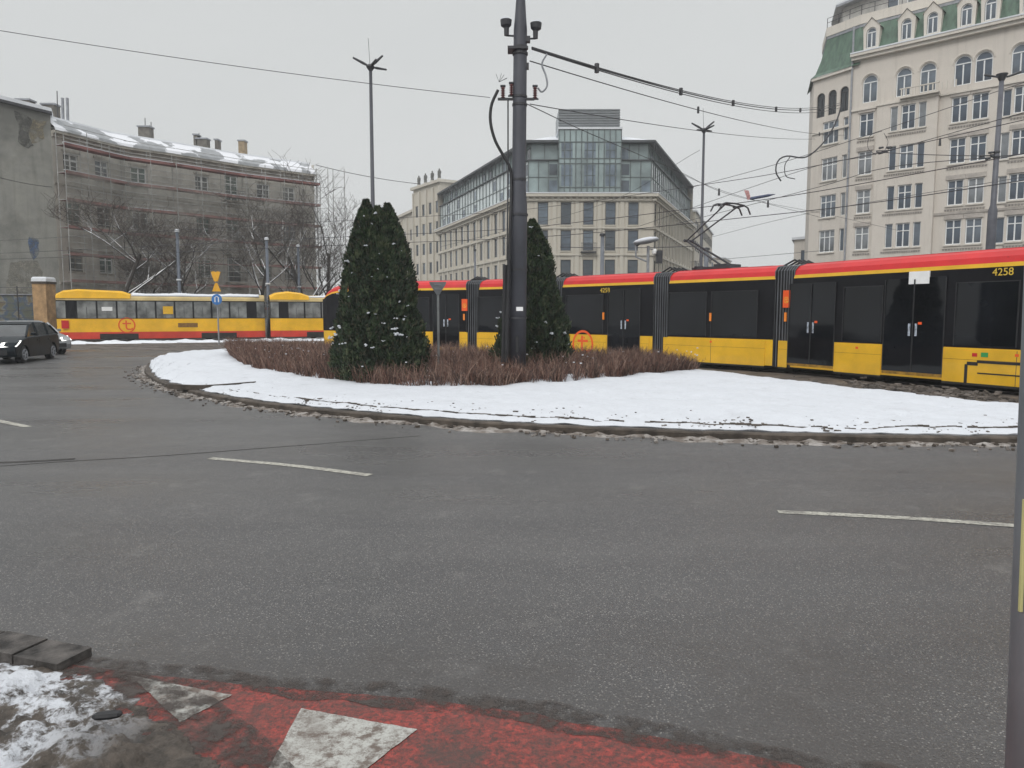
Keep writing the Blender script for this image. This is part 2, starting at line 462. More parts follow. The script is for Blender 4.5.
# snow bank in front of the old tram
b = MB(); vs = []; fs = []
c0 = smooth_path([atY(60, 330, 43.5).xy.to_3d(), atY(120, 330, 44.5).xy.to_3d(), atY(220, 330, 46.8).xy.to_3d(), atY(335, 330, 50).xy.to_3d()], 120)
for i, p in enumerate(c0):
    for j in range(8):
        u = j / 7; r = p + Vector((-.3 * u, 1, 0)) * (u * 1.5 - .3 + .25 * ns(p.x, 1))
        r.z = .17 * math.sin(math.pi * u) ** .5 * (.8 + .7 * fbm(r.x * 1.2, r.y * 1.2)) if 0 < j < 7 else 0
        vs.append(r)
for i in range(119):
    for j in range(7):
        k = i * 8 + j; fs.append((k, k + 8, k + 9, k + 1))
b.faces(vs, fs, M_RSNOW); struct(b.build('snow_bank', smooth=True))

# ------------------------------------------------------------------ road markings, cracks
def strip(pxs, wd, m, z, name):
    P = smooth_path([gnd(*p) for p in pxs], max(8, len(pxs) * 8))
    a, c = offset_path(P, -wd / 2), offset_path(P, wd / 2)
    b = MB()
    for i in range(len(P) - 1):
        b.poly([(a[i].x, a[i].y, z), (a[i + 1].x, a[i + 1].y, z), (c[i + 1].x, c[i + 1].y, z), (c[i].x, c[i].y, z)], m)
    return struct(b.build(name))
strip([(210, 458.5), (290, 465.5), (370, 475.5)], .12, M_PAINT, .004, 'road_marking')
strip([(778, 512), (900, 518), (1030, 527)], .11, M_PAINT, .004, 'road_marking')
strip([(-60, 409), (28, 427)], .13, M_PAINT, .004, 'road_marking')
M_CRACK = mat('crack', (.03, .028, .026), .9, .4, 6)
strip([(-10, 467), (60, 462), (160, 456), (280, 447), (420, 436)], .03, M_CRACK, .003, 'road_crack')
strip([(-5, 463), (40, 461), (75, 459)], .10, M_CRACK, .0035, 'road_crack')
# red cycle path in the foreground
edge = [gnd(60, 660), gnd(90, 668), gnd(200, 681), gnd(300, 690), gnd(430, 701), gnd(520, 713), gnd(600, 728), gnd(700, 746), gnd(812, 770), gnd(930, 800), gnd(1100, 850)]
ep = smooth_path(edge, 200)
b = MB()
for i in range(199):
    ja = .02 * fbm(ep[i].x * 6, 1); jb = .02 * fbm(ep[i + 1].x * 6, 1)
    b.poly([(ep[i].x, ep[i].y + ja, .004), (ep[i].x - .3, -1, .004), (ep[i + 1].x - .3, -1, .004), (ep[i + 1].x, ep[i + 1].y + jb, .004)][::-1][::-1], M_RED)
struct(b.build('cycle_path', fix=False))
# dark seam of dirt along its edge
b = MB(); vs = []; fs = []
for i, p in enumerate(ep):
    for j in range(6):
        u = j / 5 - .5; wd = .10 + .06 * fbm(p.x * 3, 5)
        r = p + Vector((.1 * u * wd, u * wd * 2, 0)); r.y += .015
        r.z = .0065
        vs.append(r)
for i in range(199):
    for j in range(5):
        k = i * 6 + j; fs.append((k, k + 6, k + 7, k + 1))
md, ntd, bd = nodes('edge_dirt')
bd.inputs['Base Color'].default_value = (.045, .035, .03, 1); bd.inputs['Roughness'].default_value = .7
trd = ntd.nodes.new('ShaderNodeBsdfTransparent'); mxd = ntd.nodes.new('ShaderNodeMixShader')
ntd.links.new(noise_fac(ntd, 7, .42, .62, 8, .75), mxd.inputs[0]); ntd.links.new(trd.outputs[0], mxd.inputs[1]); ntd.links.new(bd.outputs[0], mxd.inputs[2]); ntd.links.new(mxd.outputs[0], ntd.nodes['Material Output'].inputs[0])
b.faces(vs, fs, md); struct(b.build('path_edge_dirt'))
b = MB(); q_ = [gnd(*p) for p in ((60, 664), (140, 674), (215, 700), (262, 735), (300, 775), (330, 860), (150, 900), (60, 760))]
b.poly([(p.x, p.y, .0105) for p in q_], md); struct(b.build('mud_film'))
def tri(pxs, name='path_triangle'):
    P = [gnd(*p) for p in pxs]; b = MB()
    out = []
    for i in range(len(P)):
        a, c = P[i], P[(i + 1) % len(P)]; n = 26
        for k in range(n):
            q = a.lerp(c, k / n); q.z = .008; q.x += .006 * ns(q.x * 30, q.y * 30); q.y += .006 * ns(q.x * 30, q.y * 30, 5); out.append(q)
    b.poly(out, M_TRI); return struct(b.build(name))
tri([(131, 677), (232, 696.5), (180, 724)])
tri([(301, 710), (417, 731), (197, 904)])
# mud and snow heap, corner kerb
vs = []; fs = []; n1, n2 = 300, 240
MB_ = [gnd(*p) for p in ((-200, 640), (40, 668), (100, 681), (145, 705), (180, 735), (235, 768), (265, 820), (285, 900))]
for i in range(n1):
    for j in range(n2):
        x = -3.6 + 3.1 * i / (n1 - 1); y = 1.2 + 3.9 * j / (n2 - 1)
        d = 9
        for a_, c_ in zip(MB_, MB_[1:]):
            e_ = (c_ - a_).xy; q_ = Vector((x, y)) - a_.xy; d = min(d, (e_.y * q_.x - e_.x * q_.y) / e_.length)
        d = d + .02 + .09 * fbm(x * 3.2, y * 3.2, 4) + .03 * fbm(x * 14, y * 14, 4)
        h = .10 * max(0, min(1, d / .45)) * (.7 + .9 * fbm(x * 3.1, y * 3.1, 2)) + (.03 * fbm(x * 9, y * 9, 3) + .014 * fbm(x * 30, y * 30, 5)) * min(1, max(0, d / .2) + .15)
        if d < 0: h = -.02 + d * .1
        vs.append((x, y, h + .006))
for i in range(n1 - 1):
    for j in range(n2 - 1):
        k = i * n2 + j; fs.append((k, k + n2, k + n2 + 1, k + 1))
b = MB(); b.faces(vs, fs, M_MUD); struct(b.build('mud_bank', smooth=True))
b = MB()
kp = [gnd(-120, 640, .0), gnd(-30, 656, .0), gnd(58, 674, .0)]
for a_, c_ in zip(kp, kp[1:]):
    d = (c_ - a_); L = d.length; an = math.atan2(d.y, d.x)
    for k in range(2):
        b.box(k * L / 2 + .006, (k + 1) * L / 2 - .006, 0, .2, -.05, .045 + .012 * random.random(), mat('corner_kerb', (.06, .054, .05), .9, .7, 7, bmp=.9), Matrix.Translation(a_) @ Matrix.Rotation(an, 4, 'Z'))
struct(b.build('corner_kerb'))
b = MB()
p = gnd(106, 720, .085)
for k in range(1):
    b.loft([[Vector((p.x - .055 + .11 * t + .0, p.y + .02 * t + .02 * math.sin(a) * s, p.z + .015 + .016 * math.cos(a) * s)) for a in [q * math.pi / 4 for q in range(8)]] for t, s in ((0, .4), (.15, 1), (.6, 1.1), (.9, .9), (1, .4))], M_BLACK)
tag(b.build('rubber_scrap', fix=True), 'black rubber scrap lying in the dirty snow beside the white triangles', 'debris')

# ------------------------------------------------------------------ hedge and thujas
HF = [gnd(232, 356, .2), gnd(246, 365, .2), gnd(290, 374, .2), gnd(335, 380, .2), gnd(395, 386, .2), gnd(470, 385.5, .2), gnd(540, 383, .2), gnd(620, 376, .2), gnd(680, 371, .2), gnd(698, 368.5, .2)]
HB = [gnd(232, 354, .2), gnd(238, 352, .2), Vector((-10, 31.3, 0)), Vector((-7.5, 30.2, 0)), Vector((-4.4, 28.6, 0)), Vector((-1.9, 27.2, 0)), Vector((.8, 24.9, 0)), Vector((2.9, 22.6, 0)), Vector((4.4, 21.2, 0)), gnd(700, 367.5, .2)]
for p in HF + HB: p.z = 0
hf = smooth_path(HF, 200); hb = smooth_path(HB, 200)
M_H = [mat('twig_red_%d' % i, c, .85, .2, 9) for i, c in enumerate([(.15, .078, .058), (.10, .056, .044), (.26, .17, .13), (.06, .038, .03)])]
b = MB()
Lh = sum((a - c).length for a, c in zip(hf, hf[1:]))
for i in range(30000):
    k = random.uniform(0, 198.9); v = random.random() ** 1.7
    if random.random() > min(1, (199 - k) / 16): continue
    a = hf[int(k)].lerp(hf[int(k) + 1], k % 1); c = hb[int(k)].lerp(hb[int(k) + 1], k % 1)
    t = v + .02 * ns(a.x * 2, 3)
    p = a.lerp(c, min(1, max(0, t))); p.z = .15
    if ns(p.x * 1.1, p.y * 1.1, 20) + random.uniform(-.3, .3) < -.45: continue
    endf = min(1, k / 8, (199 - k) / 14)
    h = (.62 + .16 * fbm(p.x * 1.3, p.y * 1.3, 6)) * random.uniform(.6, 1.12) * (.5 + .5 * endf)
    if v < .25 and abs(p.x - .1) > .7 and ns(a.x * 3.3, a.y * 3.3, 31) < random.uniform(-.5, .35): continue
    if v < .12: h *= random.uniform(.45, .95)
    w_ = random.uniform(.003, .006) * (1 + p.y / 26)
    lean = Vector((random.gauss(0, .3), random.gauss(0, .3), 0))
    q = p + lean * h * .55 + Vector((0, 0, h * .6)); e = q + lean * h * random.uniform(.1, 1.0) + Vector((0, 0, h * .4))
    an = random.random() * math.pi; sx, sy = math.cos(an) * w_, math.sin(an) * w_
    m = random.choice(M_H)
    V = [p + Vector((sx, sy, 0)), p - Vector((sx, sy, 0)), p + Vector((-sy, sx, 0)) * 1.2, q + Vector((sx, sy, 0)), q - Vector((sx, sy, 0)), q + Vector((-sy, sx, 0)) * 1.2, e]
    b.faces(V, [(0, 1, 4, 3), (1, 2, 5, 4), (2, 0, 3, 5), (3, 4, 6), (4, 5, 6), (5, 3, 6)], m)
    for r in range(3):
        s_ = random.uniform(.25, .95); g = p.lerp(e, s_); g2 = g + Vector((random.gauss(0, .11), random.gauss(0, .11), random.uniform(-.02, .14)))
        b.poly([g, g + Vector((.008, .004, .0)), g2 + Vector((.004, 0, .004))], m)
hed = tag(b.build('barberry_hedge'), 'low bare reddish brown hedge planted around the tall pole on the snowy island', 'hedge')
b = MB()
for i in range(120):
    k = random.randrange(199); v = random.random() * .8; p = hf[k].lerp(hb[k], v); s = random.uniform(.01, .025)
    b.box(-s, s, -s, s, 0, s, M_SNOW, Matrix.Translation((p.x, p.y, .62 + random.uniform(-.1, .15))))
tag(b.build('snow_crumbs', hed), kind='stuff')

M_T = [mat('thuja_%d' % i, c, .8, .25, 6) for i, c in enumerate([(.019, .034, .017), (.032, .054, .024), (.012, .020, .011), (.075, .088, .045), (.05, .048, .028)])]
def thuja(name, base, lobes, n, label, snow_spots):
    root = empty(name, base)
    b = MB(); core = MB()
    def prof(t, tp):  # t 0..1 up
        return max(0.02, (1 - t ** tp)) ** .78 * (0.84 + .16 * min(1, t / .18)) 
    for (cx, cy, r, h, tp) in lobes:
        rings = []
        for j in range(15):
            t = j / 14
            rings.append([Vector((cx + math.cos(a) * r * .76 * prof(t, tp), cy + math.sin(a) * r * .76 * prof(t, tp), .05 + t * h * .95)) for a in [2 * math.pi * q / 14 for q in range(14)]])
        core.loft(rings, M_T[2])
    tot = sum(l[2] * l[3] for l in lobes)
    for (cx, cy, r, h, tp) in lobes:
        for i in range(int(n * r * h / tot)):
            t = random.random(); a = random.random() * 2 * math.pi
            bumpy = 1 + .20 * ns(math.cos(a) * 2.2 + cx * 5, math.sin(a) * 2.2, t * h * 1.9) + .16 * ns(math.cos(a) * 6, math.sin(a) * 6 + cx, t * h * 5)
            rr = r * prof(t, tp) * bumpy * (1 - abs(random.gauss(0, .09)))
            p = Vector((cx + math.cos(a) * rr, cy + math.sin(a) * rr, .03 + t * h))
            out = Vector((math.cos(a), math.sin(a), 0)); tan = Vector((-out.y, out.x, 0))
            L = random.uniform(.045, .11); W = random.uniform(.012, .028)
            up = (Vector((0, 0, 1)) + out * random.uniform(-.1, .8) + tan * random.gauss(0, .35)).normalized()
            side = (tan * math.cos(random.random() * 3) + out * math.sin(random.random() * 3)).normalized()
            cl = ns(p.x * 4.5, p.y * 4.5, p.z * 4.5) + .6 * ns(p.x * 11, p.y * 11, p.z * 9)
            if cl < -.38 and random.random() < .75: continue
            m = M_T[3] if cl > .30 and random.random() < .65 else (M_T[1] if cl > 0 else random.choice((M_T[0], M_T[2], M_T[0], M_T[4])))
            b.poly([p - side * W * .4, p + up * L * .5 - side * W, p + up * L, p + up * L * .6 + side * W, p + side * W * .4], m)
    b.build('foliage', root); core.build('inner_foliage', root)
    s = MB()
    for (px, py, rad) in snow_spots:
        # on the camera-facing surface of the widest lobe there
        Yc = base[1]; q = atY(px, py, Yc) - Vector(base)
        best = None
        for (cx, cy, r, h, tp) in lobes:
            t = (q.z - .03) / h
            if 0 < t < 1:
                rr = r * prof(t, tp); dx = q.x - cx
                if abs(dx) < rr:
                    y = cy - math.sqrt(rr * rr - dx * dx)
                    best = y if best is None else min(best, y)
        if best is None: best = 0
        c = Vector((q.x, best - .02, q.z))
        for k in range(4):
            e = c + Vector((random.gauss(0, rad * .7), random.gauss(0, .02), random.gauss(0, rad * .3)))
            rr = rad * random.uniform(.45, .95)
            ringz = []
            for z_, f_ in ((-.5, .4), (-.1, 1), (.35, .7), (.55, .15)):
                ringz.append([e + Vector((math.cos(g) * rr * f_ * random.uniform(.8, 1.2), math.sin(g) * rr * f_, z_ * rr)) for g in [2 * math.pi * u / 7 for u in range(7)]])
            s.loft(ringz, M_SNOW)
    tag(s.build('snow_clumps', root, smooth=True), kind='stuff')
    t = MB(); t.tube([(0, 0, -.1), (0, 0, lobes[0][3] * .6)], [.07, .03], mat('thuja_bark', (.06, .04, .03), .9, .3, 9)); t.build('trunk', root)
    tag(root, label, 'shrub', 'conical thujas on the island'); return root
tb = gnd(377, 384, .18)
sp1 = [(358, 213, .03), (366, 217, .03), (377, 214, .035), (374, 225, .02), (370, 247, .035), (350, 262, .045), (383, 255, .02), (357, 274, .02), (376, 278, .02), (382, 270, .02), (396, 245, .03), (402, 252, .02), (391, 278, .02), (342, 291, .05), (354, 297, .02), (338, 294, .03), (403, 302, .025), (410, 306, .025), (374, 313, .035), (381, 314, .02), (338, 324, .05), (345, 327, .05), (389, 323, .035), (400, 318, .03), (399, 328, .055), (400, 333, .05), (404, 334, .05), (332, 328, .05), (339, 334, .05), (331, 337, .05), (334, 343, .04), (349, 343, .05), (373, 344, .04), (379, 346, .03), (389, 340, .03), (410, 336, .02), (406, 319, .03), (408, 316, .02)]
thuja('thuja', (tb.x, tb.y + 1.0, .12), [(-.36, 0, .76, 4.2, 2.2), (.12, .05, .74, 4.12, 2.6), (-.10, 0, .5, 4.06, 4.5), (.22, .0, .80, 2.3, 2.6), (-.38, -.1, .80, 2.3, 2.6)], 95000,
      'broad double topped dark thuja with snow specks at the left end of the hedge', sp1)
t2 = atY(532, 370, 20.0)
sp2 = [(497, 318, .04), (496, 326, .05), (500, 312, .03), (500, 335, .03), (531, 228, .04), (538, 228, .04), (538, 257, .03), (544, 322, .04), (550, 333, .045), (535, 341, .03), (563, 333, .05), (566, 344, .05), (497, 345, .03), (533, 347, .03)]
thuja('thuja', (t2.x, 20.0, .12), [(0.0, 0, .82, 4.02, 2.6), (.08, .1, .9, 2.9, 3.0), (-.12, 0, .9, 1.9, 3.2), (.16, -.1, .84, 1.7, 3.0)], 75000,
      'narrower dark thuja growing right behind the tall dark pole', sp2)

# ------------------------------------------------------------------ main pole on the island
def pole_main():
    base = atY(517, 363, 18.0); X = base.x; root = empty('catenary_pole', (X, 18.0, .1))
    z = lambda py: atY(517, py, 18.0).z - .1
    top = 10.4
    b = MB(); lx = lambda h: .009 * h
    st = [(-.1, .21), (z(215), .205), (z(205), .20), (z(190), .165), (z(30), .155), (z(16), .13), (z(-4), .10), (top, .095)]
    b.tube([(lx(h), 0, h) for h, r in st], [r for h, r in st], M_POLE, 24); b.smooth = True
    b.build('shaft', root)
    def band(h, r, hh=.05):
        q = MB(); q.tube([(lx(h), 0, h - hh / 2), (lx(h), 0, h + hh / 2)], r, M_DARK, 24); q.build('clamp_band', root)
    for py, r in ((54, .18), (48, .185), (97, .175), (105, .175), (180, .175), (215, .225), (270, .222), (318, .225)): band(z(py), r)
    d = MB(); d.box(-.035, .035, -.232, -.19, z(352), z(336), M_BLACK, Matrix.Translation((.0, 0, 0))); d.build('service_door', root)
    s = MB(); s.box(-.02, .14, -.222, -.2, z(311), z(307), M_WHITE); s.build('number_plate', root)
    # two floodlight / camera heads
    for sx, px, py in ((-1, 506.5, 20), (1, 535.5, 23)):
        q = MB(); X0 = atY(px, py, 18.0).x - X; h1, h2 = z(py + 16), z(py)
        q.tube([(X0 * .25, 0, h1 + .0), (X0 * (1.0), -.03, h1)], .022, M_DARK)
        arm = q.build('bracket_arm', root)
        q = MB(); q.tube([(X0, -.03, h1), (X0, -.03, h1 + .17), (X0 + sx * .01, -.03, h1 + .22), (X0 + sx * .01, -.03, h1 + .34)], [.055, .06, .12, .135], M_DARK, 14)
        q.tube([(X0 + sx * .01, -.03, h1 + .34), (X0 + sx * .01, -.03, h1 + .38), (X0, -.03, h1 + .40)], [.13, .10, .03], M_SNOW, 14)
        q.build('sensor_head', root)
    # insulators
    for px, py in ((503, 93), (511.5, 90), (535, 93)):
        X0 = atY(px, py, 18.0).x - X; h = z(py)
        q = MB()
        for k in range(5): q.tube([(X0, -.05, h - .12 + k * .05), (X0, -.05, h - .10 + k * .05)], [.055, .04], M_INS, 12)
        q.tube([(X0, -.05, h - .16), (X0, -.05, h + .16)], .022, M_INS, 8)
        q.tube([(X0 - .08, -.05, h - .15), (X0 + .08, -.05, h - .15)], .02, M_DARK, 6)
        q.tube([(X0 - .06, -.05, h + .14), (X0 + .06, -.05, h + .14)], .03, M_DARK, 6)
        q.build('insulator', root)
    q = MB(); q.box(-.45, .4, -.08, -.02, z(100) - .02, z(100) + .03, M_DARK); q.box(-.22, .22, -.2, .2, z(50) - .03, z(50) + .03, M_DARK)
    q.box(.1, .3, -.1, .05, z(40) - .06, z(40) + .06, M_DARK); q.box(.14, .27, -.06, .06, z(67) - .05, z(67) + .08, M_DARK); q.build('cross_arm', root)
    q = MB()
    pts = [atY(498, 90, 17.9), atY(491.5, 105, 17.9), atY(490.5, 122, 17.9), atY(495, 140, 17.9), atY(503, 155, 17.9), atY(510, 168, 17.9), atY(511.5, 185, 17.9), atY(510.5, 215, 17.8), atY(509, 260, 17.75), atY(507.5, 310, 17.75), atY(507, 363, 17.75)]
    pts = [p - Vector((X, 18, .1)) for p in smooth_path(pts, 60)]
    q.tube(pts, [.035] * 36 + [.045] * 24, M_BLACK, 8)
    q.build('feeder_cable', root, smooth=True)
    q = MB(); q.tube([p - Vector((X, 18, .1)) for p in (atY(508, 98, 17.9), atY(508, 180, 17.9), atY(507, 260, 17.8))], .018, M_DARK, 6); q.build('conduit', root)
    q = MB()
    for k in (-.05, 0):
        q.tube([p - Vector((X, 18, .1)) for p in (atY(508 + k * 60, 265, 17.78), atY(505.5 + k * 60, 362, 17.72))], .04, M_BLACK, 8)
    q.build('cable_guard', root)
    pts = smooth_path([atY(547, 54, 18), atY(542, 64, 18), atY(546, 76, 18), atY(547, 86, 18), atY(542, 92, 18), atY(538, 88, 18)], 30)
    q = MB(); q.tube([p - Vector((X, 18, .1)) for p in pts], .022, M_GREY, 6); q.build('cable_loop', root, smooth=True)
    q = MB()
    for k in range(5):
        a = random.uniform(.3, 2.8); q.tube([Vector((-.42, 0, z(82))), Vector((-.42 + math.cos(a) * .2, 0, z(82) + math.sin(a) * .2))], .006, M_DARK, 4)
    q.build('bird_spikes', root)
    tag(root, 'tall thick dark pole rising from the hedge, with insulators and a black cable', 'pole')
pole_main()

# ------------------------------------------------------------------ new tram (red, yellow, black)
def text_mesh(txt, size, m, depth=.002):
    cu = bpy.data.curves.new('text', 'FONT'); cu.body = txt; cu.size = size; cu.align_x = 'CENTER'; cu.align_y = 'CENTER'; cu.extrude = depth
    o = bpy.data.objects.new('text', cu); COL.objects.link(o)
    bpy.context.view_layer.update()
    me = bpy.data.meshes.new_from_object(o.evaluated_get(bpy.context.evaluated_depsgraph_get()))
    bpy.data.objects.remove(o)
    # stand it up: x stays, y -> z, faces -y
    for v in me.vertices: v.co = Vector((v.co.x, -v.co.z, v.co.y))
    me.materials.clear(); me.materials.append(m); return me
def t_logo(r, m, y=0.0):
    b = MB(); n = 40
    def ring(r0, r1, a0=0, a1=2 * math.pi, cx=0, cz=0, k=n):
        for i in range(k):
            t0 = a0 + (a1 - a0) * i / k; t1 = a0 + (a1 - a0) * (i + 1) / k
            b.poly([(cx + r0 * math.cos(t0), y, cz + r0 * math.sin(t0)), (cx + r1 * math.cos(t0), y, cz + r1 * math.sin(t0)), (cx + r1 * math.cos(t1), y, cz + r1 * math.sin(t1)), (cx + r0 * math.cos(t1), y, cz + r0 * math.sin(t1))], m)
    ring(r * .84, r)
    def rect(x0, x1, z0, z1): b.poly([(x0, y, z0), (x1, y, z0), (x1, y, z1), (x0, y, z1)], m)
    q = r
    rect(-.16 * q, .02 * q, -.25 * q, .62 * q); rect(-.5 * q, -.16 * q, .14 * q, .32 * q); rect(.02 * q, .5 * q, .14 * q, .32 * q)
    ring(.17 * q, .35 * q, math.pi, 1.5 * math.pi, .19 * q, -.25 * q, 10); rect(.19 * q, .42 * q, -.6 * q, -.42 * q)
    ring(.12 * q, .28 * q, 1.5 * math.pi, 2 * math.pi, .42 * q, -.32 * q, 8)
    return b
DIG = text_mesh('4258', .23, M_TDIG)

W = 2.35
def nprof(inset=0.0, drop=0.0, wfac=1.0):
    h = [(.05, .17), (.0, .22), (.0, .98), (.0, .99), (.03, 2.77), (.04, 2.86), (.09, 3.0), (.22, 3.12), (.5, 3.19), (.5, 3.2)]
    out = []
    for y, z in h: out.append((y, z))
    for y, z in reversed(h): out.append((W - y, z))
    r = []
    for y, z in out:
        y = W / 2 + (y - W / 2) * wfac
        z2 = z if z < 2.3 else 2.3 + (z - 2.3) * (1 - drop)
        r.append((y, z2))
    return r
SEGM = [M_UNDER, M_TYEL, M_TYEL, M_TBLK, M_TYEL, M_TRED, M_TRED, M_TRED, M_TRED, M_TRED]
def segm(k):
    n = 20
    if k == 9: return M_TRED
    if k > 9: k = 18 - k
    if k < 0 or k >= 10: return M_UNDER
    return SEGM[k]
tram = empty('articulated_tram', (JT[0].x, JT[0].y, 0))
tag(tram, 'long red and yellow low floor tram with black window band curving behind the island', 'tram')
def px_on_near(px, i):
    P, Q = JT[i], JT[i + 1]; D = (Q - P).normalized()
    return onwall(px, 314, P, D)[0]
# feature lists per section in pixel x along the near side
SECT = {
 0: dict(panels=[(386, 431), (461, 467.5)], doors=[(433, 459), (352, 374)], windows=[(390, 429), (376, 388)], sticker=[(464.5, 305)], lamp=[(464, 317)], digits=[], logo=[]),
 1: dict(panels=[(477, 549)], doors=[], windows=[(478, 503), (505, 549)], sticker=[], lamp=[], digits=[], logo=[]),
 2: dict(panels=[(564, 606.5), (641, 649.5)], doors=[(608, 640)], windows=[(566, 603)], sticker=[], lamp=[(603.5, 316)], digits=[(605, 291)], logo=[(583, 345)]),
 3: dict(panels=[(664, 766)], doors=[], windows=[(668, 706), (711, 757)], sticker=[], lamp=[(710.5, 317)], digits=[], logo=[]),
 4: dict(panels=[(779.5, 788.5), (836, 883), (945.5, 1110)], doors=[(789, 835), (884.5, 945)], windows=[(843, 882), (955, 1018), (1025, 1100)], sticker=[(786.5, 299)], lamp=[(785.5, 317)], digits=[(1003, 273)], logo=[], white=[(919, 278)]),
}
for i in range(5):
    P, Q = JT[i], JT[i + 1]; D = (Q - P); L = D.length; D.normalize(); ang = math.atan2(D.y, D.x)
    loc = P - tram.location; g0 = .32 if i else 0; g1 = .32 if i < 4 else 0
    b = MB(); rings = []
    st = [(g0, 1, 0), (L - g1, 1, 0)]
    if i == 0: st = [(0, .72, .75), (.25, .80, .42), (.6, .88, .2), (1.1, .95, .07), (1.8, 1, 0), (L - g1, 1, 0)]
    if i == 4: st = [(g0, 1, 0), (L - 1.7, 1, 0), (L - .9, .95, .07), (L - .35, .86, .25), (L, .74, .7)]
    for x, wf, dr in st: rings.append([Vector((x, y, z)) for y, z in nprof(0, dr, wf)])
    b.loft(rings, segm)
    # black lower cut-outs are separate door panels; body itself:
    body = b.build('carriage_body', tram, loc, ang, fix=True)
    S = SECT[i]
    def X(px): return px_on_near(px, i)
    def U(z): return .03 * (z - .99) / 1.78 if z > .99 else 0
    for a, c in S['doors']:
        x0, x1 = X(a), X(c); d = MB()
        if x0 < .5 and i == 0: continue
        d.poly([(x0, -.012, .34), (x1, -.012, .34), (x1, .008, 2.62), (x0, .008, 2.62)], M_TGLS)
        d.poly([(x0, -.012, .34), (x0, .01, .34), (x0, .03, 2.62), (x0, .008, 2.62)], M_BLACK)
        d.box(x0, x1, -.011, .012, .27, .335, mat('sill_orange', (.3, .16, .02), .6, .5, 6))
        xm = (x0 + x1) / 2
        d.box(xm - .015, xm + .015, -.02, -.005, .36, 2.58, M_BLACK)
        for s in (-1, 1): d.box(xm + s * (x1 - xm) - .012, xm + s * (x1 - xm) + .012, -.016, -.002, .34, 2.6, M_BLACK)
        dr = d.build('door', body)
        for s in (-1, 1):
            hb_ = MB(); hb_.box(xm + s * .09 - .03, xm + s * .09 + .03, -.018, -.013, 1.22, 1.52, M_GREY) ; 
            hb_.mats[0] = mat('door_sticker', (.3, .33, .38), .6, .6, 14)
            hb_.build('door_sticker', body)
        rb = MB(); rb.box(xm + .14, xm + .24, -.018, -.013, 1.5, 1.56, M_TORG); rb.build('door_button', body)
    for a, c in S['windows']:
        x0, x1 = X(a), X(c); d = MB()
        d.poly([(x0, -.004 + U(1.05), 1.05), (x1, -.004 + U(1.05), 1.05), (x1, -.004 + U(2.45), 2.45), (x0, -.004 + U(2.45), 2.45)], M_TGLS)
        for xx in (x0, x1): d.box(xx - .012, xx + .012, -.008, .02, 1.03, 2.47, M_BLACK)
        d.box(x0, x1, .012, .03, 2.45, 2.47, M_BLACK)
        d.build('window', body)
    # black reveals between yellow panels = lower black sheet under the doors; seams on the panels
    for a, c in S['panels']:
        x0, x1 = X(a), X(c); d = MB()
        d.box(x0, x1, -.016, 0, .2, .972, M_TYEL)
        for k in range(1, max(1, int((x1 - x0) / 1.3)) + 0):
            xx = x0 + (x1 - x0) * k / max(1, int((x1 - x0) / 1.3)); d.box(xx - .006, xx + .006, -.0175, -.015, .2, .96, M_DARK)
        d.box(x0, x1, -.018, -.0155, .72, .728, mat('panel_seam', (.25, .12, .01), .6, .2, 3))
        d.box(x0, x1, -.03, -.012, .15, .2, M_UNDER)
        if x1 - x0 > 1.0: d.box((x0 + x1) / 2 - .04, (x0 + x1) / 2 + .04, -.02, -.015, .84, .9, M_TORG)
        d.build('side_panel', body)
    for px, py in S['sticker']:
        x, z = onwall(px, py, P, D); d = MB(); d.box(x - .13, x + .13, -.008, .03, z - .25, z + .25, M_TRED)
        d.mats[0] = M_TORG
        d2 = t_logo(.09, M_TDIG, -.0095)
        st_ = d.build('sticker', body); 
        for k, v in enumerate(d2.v): d2.v[k] = (v[0] + x, v[1], v[2] + z - .03)
        d2.build('sticker_emblem', body)
    for px, py in S['lamp']:
        x, z = onwall(px, py, P, D); d = MB(); d.box(x - .035, x + .035, -.02, .02, z - .13, z + .13, M_TORG)
        d.mats[0] = mat('amber', (.85, .25, .03), .3, .1, 3); d.build('marker_lamp', body)
    for px, py in S['digits']:
        x, z = onwall(px, py, P, D); inst('fleet_number', DIG, body, (x, U(z) - .03, z + .02))
    for px, py in S['logo']:
        x, z = onwall(px, py, P, D); l = t_logo(.52, M_TORG, -.02); l.build('transport_logo', body, (x, 0, .63))
    for px, py in S.get('white', []):
        x, z = onwall(px, py, P, D); d = MB(); d.box(x - .27, x + .27, 0, .035, z - .14, z + .16, M_WHITE); d.build('notice', body)
    if i == 4:
        # outlined bogie hatch in the last panel
        xa = X(968); d = MB()
        for q in ((xa, xa + .07, .2, .62), (xa + .05, xa + .3, .60, .68), (xa + .28, X(1100), .66, .72), (xa + .3, X(1100), .42, .45)):
            d.box(q[0], q[1], -.022, -.017, q[2], q[3], M_BLACK)
        d.box(X(1040), X(1060), -.022, -.017, .3, .36, M_BLACK); d.build('bogie_hatch', body)
        d = MB(); d.box(X(984), X(991), -.024, -.016, .8, .9, mat('green_mark', (.03, .3, .08), .5, .1, 3)); d.build('green_mark', body)
        d = MB(); d.box(X(975), X(980), -.024, -.016, .8, .88, M_TRED); d.build('red_mark', body)
    # roof gear and snow-free fairings
    d = MB()
    if i == 0:
        # front windscreen and lamps: dark band around the cab
        fr_ = MB(); rr = []
        for x, wf, dr in [(-.06, .66, 1), (-.03, .7, 1)]: pass
        fr_.box(-.04, .0, W / 2 - .82, W / 2 + .82, 1.0, 2.45, M_TGLS); fr_.build('windscreen', body)
        fr_ = MB()
        for s in (-.6, .6): fr_.box(-.05, 0, W / 2 + s - .12, W / 2 + s + .12, .72, .86, M_WHITE)
        fr_.build('headlight', body)
    d.box(L * .2, L * .8, .8, W - .8, 3.19, 3.23, M_GREY)
    d.build('roof_fairing', body)
